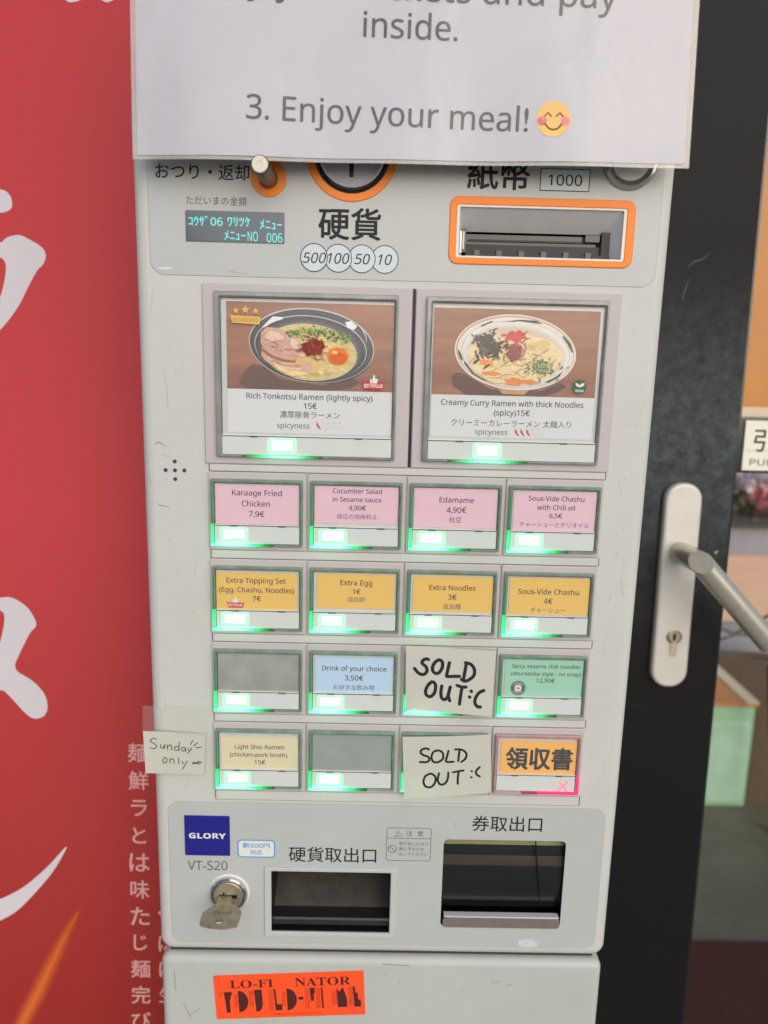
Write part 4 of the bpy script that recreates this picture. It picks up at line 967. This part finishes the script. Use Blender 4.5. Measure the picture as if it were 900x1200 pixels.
# ------------------------------------------------------------------ facade behind the machine
wall_m = mat('dark painted facade', (48, 48, 49), .6, .3, var=.2, vscale=8)
G().box(-1600, 330, 345, 420, GZ, 905, wall_m).build('facade_wall', None, (-635, 380, GZ), loc=(-635, 380, GZ))
tag(bpy.data.objects['facade_wall'], 'dark wall behind the red banner and the machine', 'wall')

# ------------------------------------------------------------------ red banner, leaning back 5 degrees
BO = (-300, 150 + math.tan(math.radians(5)) * GZ, GZ)
BH = -GZ / math.cos(math.radians(5))      # local height of machine z = 0
banner = tag(empty('red_banner', BO), 'red hanging banner with large white Japanese lettering beside the machine', 'banner')
banner.rotation_euler = (-math.radians(5), 0, 0)
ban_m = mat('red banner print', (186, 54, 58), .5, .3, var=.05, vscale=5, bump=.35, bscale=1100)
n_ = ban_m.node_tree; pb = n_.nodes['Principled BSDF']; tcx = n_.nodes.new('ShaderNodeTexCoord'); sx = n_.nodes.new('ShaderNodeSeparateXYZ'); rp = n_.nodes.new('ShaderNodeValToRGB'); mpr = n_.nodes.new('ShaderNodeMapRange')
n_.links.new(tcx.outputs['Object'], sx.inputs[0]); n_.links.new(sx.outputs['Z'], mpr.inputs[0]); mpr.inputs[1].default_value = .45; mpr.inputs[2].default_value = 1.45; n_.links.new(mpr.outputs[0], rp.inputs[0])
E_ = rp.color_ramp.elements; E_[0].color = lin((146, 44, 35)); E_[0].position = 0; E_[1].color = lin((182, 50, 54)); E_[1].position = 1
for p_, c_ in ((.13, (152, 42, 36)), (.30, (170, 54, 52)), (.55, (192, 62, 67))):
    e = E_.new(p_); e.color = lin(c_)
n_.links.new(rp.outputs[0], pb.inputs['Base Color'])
bx0, bx1 = -620, -42
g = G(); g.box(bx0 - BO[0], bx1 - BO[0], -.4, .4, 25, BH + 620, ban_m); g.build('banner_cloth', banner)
pole_m = mat('grey banner rod', (120, 120, 120), .4, metal=.6)
G().tube([(bx0 - BO[0] - 8, 0, BH + 624), (bx1 - BO[0] + 2, 0, BH + 624)], 7, pole_m).build('top_rod', banner)
G().box(bx0 - BO[0] - 5, bx1 - BO[0] + 2, -45, 45, 0, 26, pole_m).build('base_bar', banner)
ban_w = mat('white banner print', (206, 200, 204), .5, .3); ban_s = mat('pale banner print', (222, 168, 162), .5, .3); ban_o = mat('orange streak print', (196, 78, 36), .5, .3); ban_o2 = mat('orange streak core print', (214, 104, 44), .5, .3)
def bp(x, z): return (x - BO[0], z + BH)
def round_off(pts, it=2):
    for _ in range(it):
        q = []
        for i in range(len(pts)):
            a, b = pts[i], pts[(i + 1) % len(pts)]
            q += [(a[0] * .78 + b[0] * .22, a[1] * .78 + b[1] * .22), (a[0] * .22 + b[0] * .78, a[1] * .22 + b[1] * .78)]
        pts = q
    return pts
def bpoly(pts, m=None, y=-.5):
    pts = round_off(pts); g.poly([bp(*p) for p in pts][::-1], y, m or ban_w)
g = G()
bpoly([(-250, 160), (-222, 150), (-188.2, 144.2), (-182.9, 150.0), (-173.9, 152.1), (-168.9, 150.3), (-155.7, 143.2), (-153.3, 136.4), (-156.7, 129.5), (-159.9, 127.5), (-166.6, 116.1), (-174.7, 100.1), (-184.7, 86.6), (-200, 71), (-226, 54), (-230, 60), (-205, 82), (-189.4, 103.5), (-185.1, 118.1), (-183.5, 131.3), (-188.4, 136), (-225, 140), (-252, 148)])
g.build('large_lettering', banner); g = G()
bpoly([(-240, 186), (-187.0, 184.4), (-182.0, 183.3), (-178.3, 178.5), (-177.9, 171.7), (-181.1, 168.6), (-187.5, 167.1), (-240, 168)])
g.build('large_lettering', banner); g = G()
bpoly([(-206, -130), (-196.1, -125.3), (-186.7, -124.6), (-174.9, -131.7), (-168.4, -142.6), (-167.8, -148.1), (-172.7, -152.3), (-181.2, -169.2), (-187.6, -183.3), (-171.0, -192.7), (-161.8, -203.8), (-160.2, -215.0), (-163.6, -222.2), (-171.8, -224.3), (-178.5, -219.7), (-187.7, -208.5), (-198.3, -197.5), (-225, -222), (-232, -216), (-206, -186), (-197.3, -164.0), (-192.7, -144.5), (-193.2, -136.2), (-204, -134)])
g.build('large_lettering', banner); g = G()
bpoly([(-240, -394), (-203.6, -378.7), (-183.8, -367.9), (-163.8, -349.7), (-144.4, -326.4), (-158.3, -352.6), (-175.5, -373.7), (-189.9, -389.0), (-204.2, -397.6), (-240, -412)])
g.build('large_lettering', banner); g = G()
bpoly([(-134.9, 321), (-136, 318.6), (-133.2, 316.4), (-127, 317.4), (-118, 321.2), (-110, 319.1), (-105.3, 316.9), (-99, 320), (-97, 330), (-130, 330)])
g.build('large_lettering', banner)
g = G()
for i, ch in enumerate('麺鮮ラとは味たじ麺完び'):
    zz = -250.6 - i * 23.4
    g.text(ch, *bp(-88.6 + (.0 if i else -.5), zz), -.5, ban_s, h=15.6 if i not in (2, 3, 7) else 13.5, wt=.014)
for ch, zz in (('、', -392), ('は', -415), ('に', -438), ('生', -461)): g.text(ch, *bp(-66.5, zz), -.5, ban_s, h=13.5, wt=.014)
g.build('small_lettering', banner)
g = G(); ctr = [(-130.5, -374), (-139, -388), (-150, -408), (-163, -436), (-176, -464), (-190, -492), (-204, -524), (-218, -560)]
for i in range(9):
    t = i / 8; mm = mat('streak print %d' % i, (158 + 50 * t, 46 + 56 * t, 38 + 4 * t), .5, .3)
    g.stroke([bp(*p) for p in ctr[(i + 2) // 4:]], 17 - 1.75 * i, -.42 - .02 * i, mm, taper=True)
g.build('orange_streak', banner)

# ------------------------------------------------------------------ glass door with its handle, leaning 2.3 degrees
TH = math.radians(2.3)
DO = (450, 300 + math.tan(TH) * GZ, GZ); DH = -GZ / math.cos(TH)
door = tag(empty('glass_door', DO), 'black framed glass door with a metal handle, right of the machine', 'door'); door.rotation_euler = (-TH, 0, 0)
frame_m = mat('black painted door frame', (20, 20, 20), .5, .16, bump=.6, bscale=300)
def rub_dust_sheen(m, dust_sheen, z0, z1, amount):
    """dusty, hand-rubbed patches between two heights: broken up by noise, with the bluish reflected sheen put into the colour"""
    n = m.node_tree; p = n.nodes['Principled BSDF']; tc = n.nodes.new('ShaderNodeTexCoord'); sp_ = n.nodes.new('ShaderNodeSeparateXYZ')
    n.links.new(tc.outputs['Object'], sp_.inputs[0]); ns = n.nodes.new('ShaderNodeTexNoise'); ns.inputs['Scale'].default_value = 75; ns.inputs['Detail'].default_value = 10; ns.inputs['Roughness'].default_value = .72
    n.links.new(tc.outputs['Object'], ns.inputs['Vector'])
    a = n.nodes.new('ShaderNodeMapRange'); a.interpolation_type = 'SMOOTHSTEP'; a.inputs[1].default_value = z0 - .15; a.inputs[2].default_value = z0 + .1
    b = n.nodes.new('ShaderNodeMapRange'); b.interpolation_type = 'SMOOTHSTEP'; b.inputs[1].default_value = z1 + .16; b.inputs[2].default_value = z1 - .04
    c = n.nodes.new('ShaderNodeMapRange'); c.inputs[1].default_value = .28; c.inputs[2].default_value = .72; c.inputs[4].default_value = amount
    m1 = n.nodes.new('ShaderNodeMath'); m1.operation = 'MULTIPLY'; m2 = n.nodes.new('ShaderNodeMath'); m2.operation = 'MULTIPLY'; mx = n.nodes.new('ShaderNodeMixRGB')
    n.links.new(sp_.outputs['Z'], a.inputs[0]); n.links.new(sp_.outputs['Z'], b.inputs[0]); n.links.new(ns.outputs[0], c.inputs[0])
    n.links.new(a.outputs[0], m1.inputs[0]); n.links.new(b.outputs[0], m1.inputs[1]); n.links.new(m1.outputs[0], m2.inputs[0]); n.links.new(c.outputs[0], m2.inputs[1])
    mx.inputs[1].default_value = p.inputs['Base Color'].default_value; mx.inputs[2].default_value = lin(dust_sheen); n.links.new(m2.outputs[0], mx.inputs[0]); n.links.new(mx.outputs[0], p.inputs['Base Color'])
rub_dust_sheen(frame_m, (96, 104, 108), 1.05 - .09, 1.05 + .03, .75)  # rubbed dust plus a painted reflected sheen at handle height
glass_m = clear('door glass', tint=(.93, .96, .94), rough=.01, ior=1.45)
def dd(g): return [(x - 450, y, z + DH) for x, y, z in g.v]
def dbuild(g, name, parent, label=None):
    g.v = dd(g); o = g.build(name, parent)
    if label: o['label'] = label
    return o
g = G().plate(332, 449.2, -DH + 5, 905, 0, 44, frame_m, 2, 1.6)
crack_m = mat('crack in black paint', (22, 22, 23), .7); chip_m = mat('pale chip', (176, 152, 110), .7); scr_m = mat('pale scratch', (112, 112, 112), .6)
for pts in ([(372, -30), (384, -26), (396, -33), (408, -36), (418, -34), (428, -42)], [(432, -128), (428, -142), (434, -156)], [(438, -126), (442, -138), (440, -146)], [(360, -270), (368, -276), (380, -274)], [(356, -296), (366, -300)]):
    g.stroke(pts, .7, -.06, crack_m, smooth=3, taper=True)
g.stroke([(386, 158), (392, 164), (399, 166), (406, 172)], .5, -.06, scr_m, taper=True); g.stroke([(389, 150), (385, 136), (384, 128)], .4, -.06, scr_m, taper=True)
g.poly([(436, -113), (440, -111.5), (438, -116)], -.06, chip_m)
for x, z in ((370.5, 3.6), (386.3, 3.9), (371, 34)): g.poly(circ(x, z, 1.2, 14), -.06, crack_m)
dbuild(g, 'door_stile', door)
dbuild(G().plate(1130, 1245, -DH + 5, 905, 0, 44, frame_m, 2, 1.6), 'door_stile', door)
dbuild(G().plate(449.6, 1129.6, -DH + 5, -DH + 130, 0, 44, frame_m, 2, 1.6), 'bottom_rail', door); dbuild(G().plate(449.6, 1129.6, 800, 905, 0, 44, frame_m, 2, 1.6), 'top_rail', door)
dbuild(G().box(449.4, 1129.8, 18, 24, -DH + 130.4, 799.6, glass_m), 'glass_pane', door)
dbuild(G().box(449.3, 452.5, 4, 17, -DH + 131, 799, gloss_black_m), 'glazing_bead', door)
# handle plate > lever, lock cylinder
plate_m = mat('satin white metal plate', (204, 201, 192), .38, .5, metal=.15, var=.06, vscale=60, bump=.1, bscale=600)
g = G(); hp = rr(380.6, 416.2, -251.6, -44.4, 16.5, 10); L = []
for k in range(5):
    a = math.radians(90 * k / 4); d = 3 * (1 - math.sin(a)); L.append(at_y(rr(380.6 + d, 416.2 - d, -251.6 + d, -44.4 - d, 16.5 - d, 10), -9 + 3 * (1 - math.cos(a))))
L.append(at_y(hp, -.8)); g.loft(L, plate_m); g.poly(rr(383.6, 413.2, -248.6, -47.4, 13.5, 10), -9, plate_m)
g.plate(378.6, 416.8, -252.4, -43.8, -1.6, .05, gloss_black_m, 16.5, .3, 10)
handle = dbuild(g, 'door_handle', door)
lever_m = mat('satin aluminium lever', (186, 182, 168), .3, .5, metal=.62, var=.08, vscale=150)
Cn = Vector((398, -60, -112)); a_ = Vector((0, -1, 0)); d_ = Vector((.69, .04, -.725)).normalized(); RAD = 10.5
nb = (a_ - d_).normalized(); mit = (a_ + d_).normalized()
def cyl_cut(p0, p1, r, planes, m):
    bmx = bmesh.new(); ax = (p1 - p0); q = ax.to_track_quat('Z', 'Y')
    bmesh.ops.create_cone(bmx, cap_ends=True, segments=40, radius1=r, radius2=r, depth=ax.length, matrix=Matrix.Translation((p0 + p1) / 2) @ q.to_matrix().to_4x4())
    for co, no, fill in planes:
        res = bmesh.ops.bisect_plane(bmx, geom=bmx.verts[:] + bmx.edges[:] + bmx.faces[:], plane_co=co, plane_no=no, clear_outer=True)
        if fill:
            ed = [e for e in res['geom_cut'] if isinstance(e, bmesh.types.BMEdge)]
            bmesh.ops.holes_fill(bmx, edges=ed)
    g = G(); bmx.verts.ensure_lookup_table(); bmx.verts.index_update()
    g.raw([tuple(v.co) for v in bmx.verts], [[v.index for v in f.verts] for f in bmx.faces], m); bmx.free(); return g
ch = Cn + nb * 2.5
g = cyl_cut(Vector((398, -6, -112)), Cn + a_ * 25, RAD, [(Cn, mit, False), (ch, nb, False)], lever_m)
g2 = cyl_cut(Cn - d_ * 25, Cn + d_ * 104, RAD, [(Cn, -mit, False), (ch, nb, False)], lever_m)
g.raw(g2.v, g2.f, lever_m)
pts = {tuple(round(c, 2) for c in v): Vector(v) for v in g.v if abs((Vector(v) - ch).dot(nb)) < 1e-3}.values()
mid = sum(pts, Vector()) / len(pts); ax1 = nb.cross(Vector((0, 0, 1))).normalized(); ax2 = nb.cross(ax1)
ring_ = sorted(pts, key=lambda p: math.atan2((p - mid).dot(ax2), (p - mid).dot(ax1)))
g.raw([tuple(p) for p in ring_], [list(range(len(ring_)))], lever_m)
e0 = Cn + d_ * 104
dbuild(g, 'lever', handle); 
g = G(); lv = []
def coll(p, k): return p
q = d_.to_track_quat('Z', 'Y').to_matrix(); loops = []
for k in range(6):
    a = math.radians(90 * k / 5); rad = RAD - 2.2 * (1 - math.cos(a)); zz = 2.2 * math.sin(a)
    loops.append([tuple(e0 + d_ * zz + q @ Vector((rad * math.cos(2 * math.pi * i / 40), rad * math.sin(2 * math.pi * i / 40), 0))) for i in range(40)])
g.loft(loops, lever_m, False, True); dbuild(g, 'lever_tip', handle)
g = G().ring(399.6, -198.6, [(8, -8.9), (7.8, -9.8), (7, -10), (6.2, -9.4), (6, -9.2)], steel_m, 32); g.ring(399.6, -198.6, [(6, -9.1), (5.6, -10), (.1, -10.1)], nickel_m, 32)
kh = rr(396, 403.6, -219, -203, 3.7, 6); g.loft([at_y(kh, -9.9), at_y(kh, -8.5)], nickel_m); g.poly(kh, -9.9, mat('pale brass', (206, 184, 160), .35, metal=.5))
g.poly([(398.4, -202), (400.8, -202), (401.6, -196.6), (399.6, -194.6), (397.6, -196.6)], -10.2, deep_m)
dbuild(g, 'lock_cylinder', handle)

# pull sign on the door glass
PO = (492, 16, -31)
def on_door(x, y, z): # door-local point -> world mm
    z += DH; c, s = math.cos(TH), math.sin(TH); return (DO[0] + x - 450, DO[1] + y * c + z * s, DO[2] - y * s + z * c)
po = on_door(492, 10, -31)
pull = tag(empty('pull_sign', po), 'small cream sign reading PULL in a dark holder on the door glass', 'sign'); pull.rotation_euler = (-TH, 0, 0)
def pb_(g, name): g.v = [(x - 492, y - 10, z + 31) for x, y, z in g.v]; return g.build(name, pull)
pb_(G().plate(452.5, 532, -34, 19.5, 5, 17.6, gloss_black_m, .6, .4), 'sign_holder')
cream_s = mat('cream sign face', (226, 226, 206), .45, .4)
g = G().plate(456.8, 528, -31.4, 17.4, 2.6, 5, cream_s, .6, .4); g.text('引', 475.4, -1.8, 2.55, ink_m, h=22, wt=.01); g.text('PULL', 478.4, -23.2, 2.55, ink_soft_m, h=6.2, w=29, style='sans', wt=.01)
g.box(459, 526, 2.55, 2.7, -11.9, -11.6, ink_soft_m); pb_(g, 'sign_face')

# amber poster hanging inside the door glass
pso = on_door(620, 27, 21)
poster = tag(empty('amber_poster', pso), 'amber paper poster hanging behind the door glass above the pull sign', 'poster'); poster.rotation_euler = (-TH, 0, 0)
amb = mat('amber poster paper', (240, 150, 30), .5, .3, var=.14, vscale=9, transl=.35); amb_w = mat('pale poster hem', (232, 204, 184), .5, .3, var=.05, vscale=30); amb_i = mat('faded poster writing', (176, 124, 62), .6, .3)
g = G(); g.box(-168, 160, 0, .5, 9, 640, amb); g.build('poster_sheet', poster)
g = G().box(-168, 160, -.3, .3, 0, 9, amb_w); g.build('poster_hem', poster)
g = G()
for i, chx in enumerate('濃厚豚骨'): g.text(chx, -129, 125 - 24 * i, -.1, amb_i, h=13)
g.build('poster_writing', poster)

# ------------------------------------------------------------------ inside the shop, seen through the door
mat_m = mat('dark red coir mat', (84, 44, 38), .95, .1, var=.3, vscale=160)
mo = G().box(-600, 600, -320, 220, -8, 0, mat_m)
o = mo.build('doormat', None); o.location = Vector((900, 680 - 30, GZ + 13)) * MM
tag(o, 'dark red doormat on the floor just inside the glass door', 'doormat')
# pale green cabinet
cbx = tag(empty('green_cabinet', (1010, 1560, GZ + 4)), 'pale green low cabinet standing on the floor inside the shop', 'cabinet')
gc_m = mat('pale green laminate', (172, 208, 172), .3, .5, var=.1, vscale=7); gc2 = mat('pale mint door panel', (190, 220, 194), .3, .5, var=.12, vscale=10)
G().box(-90, 62, -200, 240, 0, 278, gc_m).build('cabinet_body', cbx)
g = G().plate(-76, 48, 14, 232, -206, -200, gc2, 3, 1.5); g.build('cabinet_door', cbx)
G().box(-94, 66, -207, 244, 278.5, 288, mat('orange wood top', (214, 142, 82), .4, .4, var=.1, vscale=9, stretch=(1, .2, 1))).build('cabinet_top', cbx)
G().box(34, 67, -208, 245, 288.3, 291, mat('cream edge trim', (232, 214, 184), .4, .4)).build('edge_trim', cbx)
# brown crate and black pole
cr = tag(empty('brown_box', (1125, 1600, GZ + 4)), 'brown box standing right of the pale green cabinet', 'box')
brn = mat('dark brown wood', (104, 84, 66), .5, .3, var=.2, vscale=20, stretch=(1, 1, .2)); G().box(-46, 150, -230, 120, 0, 276, brn).build('box_body', cr); G().box(-48, 152, -232, 122, 276.5, 284, brn).build('box_lid', cr)
blk = tag(G().tube([(1058, 1290, -630), (1092, 1240, GZ + 5)], 9, gloss_black_m, 14).build('table_leg', None, (1092, 1240, GZ), loc=(1092, 1240, GZ)), 'slanting black metal leg in front of the brown box', 'table leg')
# wooden counter
ct = tag(empty('wooden_counter', (1500, 1900, GZ + 4)), 'wooden counter with lilac and peach panels at the back of the shop', 'counter')
peach = mat('peach wood panel', (226, 180, 158), .45, .4, var=.08, vscale=8, stretch=(.3, 1, 3)); lil = mat('lilac grey panel', (168, 158, 166), .4, .4, var=.1, vscale=9); lil2 = mat('grey blue panel', (150, 148, 156), .4, .4, var=.1, vscale=9); orw = mat('orange wood', (196, 128, 72), .45, .4, var=.12, vscale=8, stretch=(.3, 1, 3))
crm = mat('cream edge trim', (226, 204, 172), .4, .4)
def cz(z): return z - (GZ + 4)
G().box(-600, 900, -100, 500, cz(-482), cz(-395), lil).build('upper_panel', ct); G().box(-600, 900, -112, 500, cz(-690), cz(-483), peach).build('middle_panel', ct)
G().box(-600, 900, -100, 500, cz(-800), cz(-691), lil2).build('lower_panel', ct); G().box(-600, 900, -104, 500, cz(-1046), cz(-801), orw).build('base_panel', ct)
G().box(-610, 910, -125, 510, cz(-394), cz(-380), mat('dark counter top', (70, 64, 60), .4)).build('counter_top', ct)
# trailing cables
for i, (pts, rad) in enumerate((([(700, 905, -395), (738, 902, -402), (766, 900, -414), (800, 898, -392), (840, 896, -366), (900, 896, -350)], 3.2), ([(690, 900, -430), (742, 898, -424), (770, 895, -412), (810, 900, -416), (880, 900, -436)], 2.6), ([(690, 905, -452), (760, 903, -457), (835, 900, -461), (930, 900, -465)], 2.4))):
    o = G().tube(pts, rad, gloss_black_m, 8).build('cable', None, pts[2], loc=pts[2])
    tag(o, ('thicker black cable curving up behind the door lever', 'thin black cable crossing a thicker one behind the door lever', 'lowest thin black cable, stretched straight behind the door lever')[i], 'cable', 'cables behind the door glass')
# flowers and things on the counter
fl = tag(empty('flower_arrangement', (1230, 1840, -380)), 'pink and green flower arrangement on the shop counter', 'flowers')
rnd = random.Random(4); petal = mat('pink petals', (224, 128, 138), .6, .2, var=.15, vscale=40); petal_w = mat('pale petals', (226, 212, 222), .6, .2, var=.1, vscale=40); lf = mat('olive leaves', (104, 100, 76), .6, .2, var=.3, vscale=40); orp = mat('orange petals', (232, 160, 92), .6, .2)
def petals(name, m, cx, cz_, sx, sz, n, s):
    g = G()
    for i in range(n):
        c = Vector((rnd.gauss(cx, sx), rnd.uniform(-50, 50), max(4, rnd.gauss(cz_, sz)))); a = Vector((rnd.uniform(-1, 1), rnd.uniform(-1, 1), rnd.uniform(-1, 1))).normalized() * s * rnd.uniform(.6, 1.2); b = a.cross(Vector((rnd.uniform(-1, 1), rnd.uniform(-1, 1), rnd.uniform(-1, 1)))).normalized() * s * .5
        g.raw([tuple(c - a), tuple(c + b), tuple(c + a), tuple(c - b)], [[0, 1, 2, 3]], m)
    g.build(name, fl)
petals('leaves', lf, -40, 40, 50, 26, 120, 24); petals('pink_blooms', petal, 30, 70, 40, 26, 90, 20); petals('pale_blooms', petal_w, 10, 130, 70, 22, 110, 24); petals('orange_blooms', orp, 85, 40, 20, 18, 40, 20)
G().box(-150, 150, -45, 45, 0, 14, mat('dark flower tray', (58, 52, 50), .5)).build('tray', fl)
bk = tag(empty('paper_stack', (1120, 1900, -380)), 'bluish white upright folders on the counter beside the pull sign', 'folders')
for i in range(4):
    G().box(-40 + i * 22, -22 + i * 22, -60, 90, 0, 268 - 9 * i, mat('folder tone', ((186, 194, 206), (206, 208, 212), (150, 156, 168), (198, 200, 206))[i], .5)).build('folder', bk)
bw = tag(G().box(300, 3600, 2600, 2660, GZ + 4, -60, mat('warm grey back wall', (150, 138, 128), .6, .3, var=.12, vscale=3)).build('back_wall', None, (1950, 2630, GZ), loc=(1950, 2630, GZ)), 'warm grey wall at the back of the shop', 'wall')
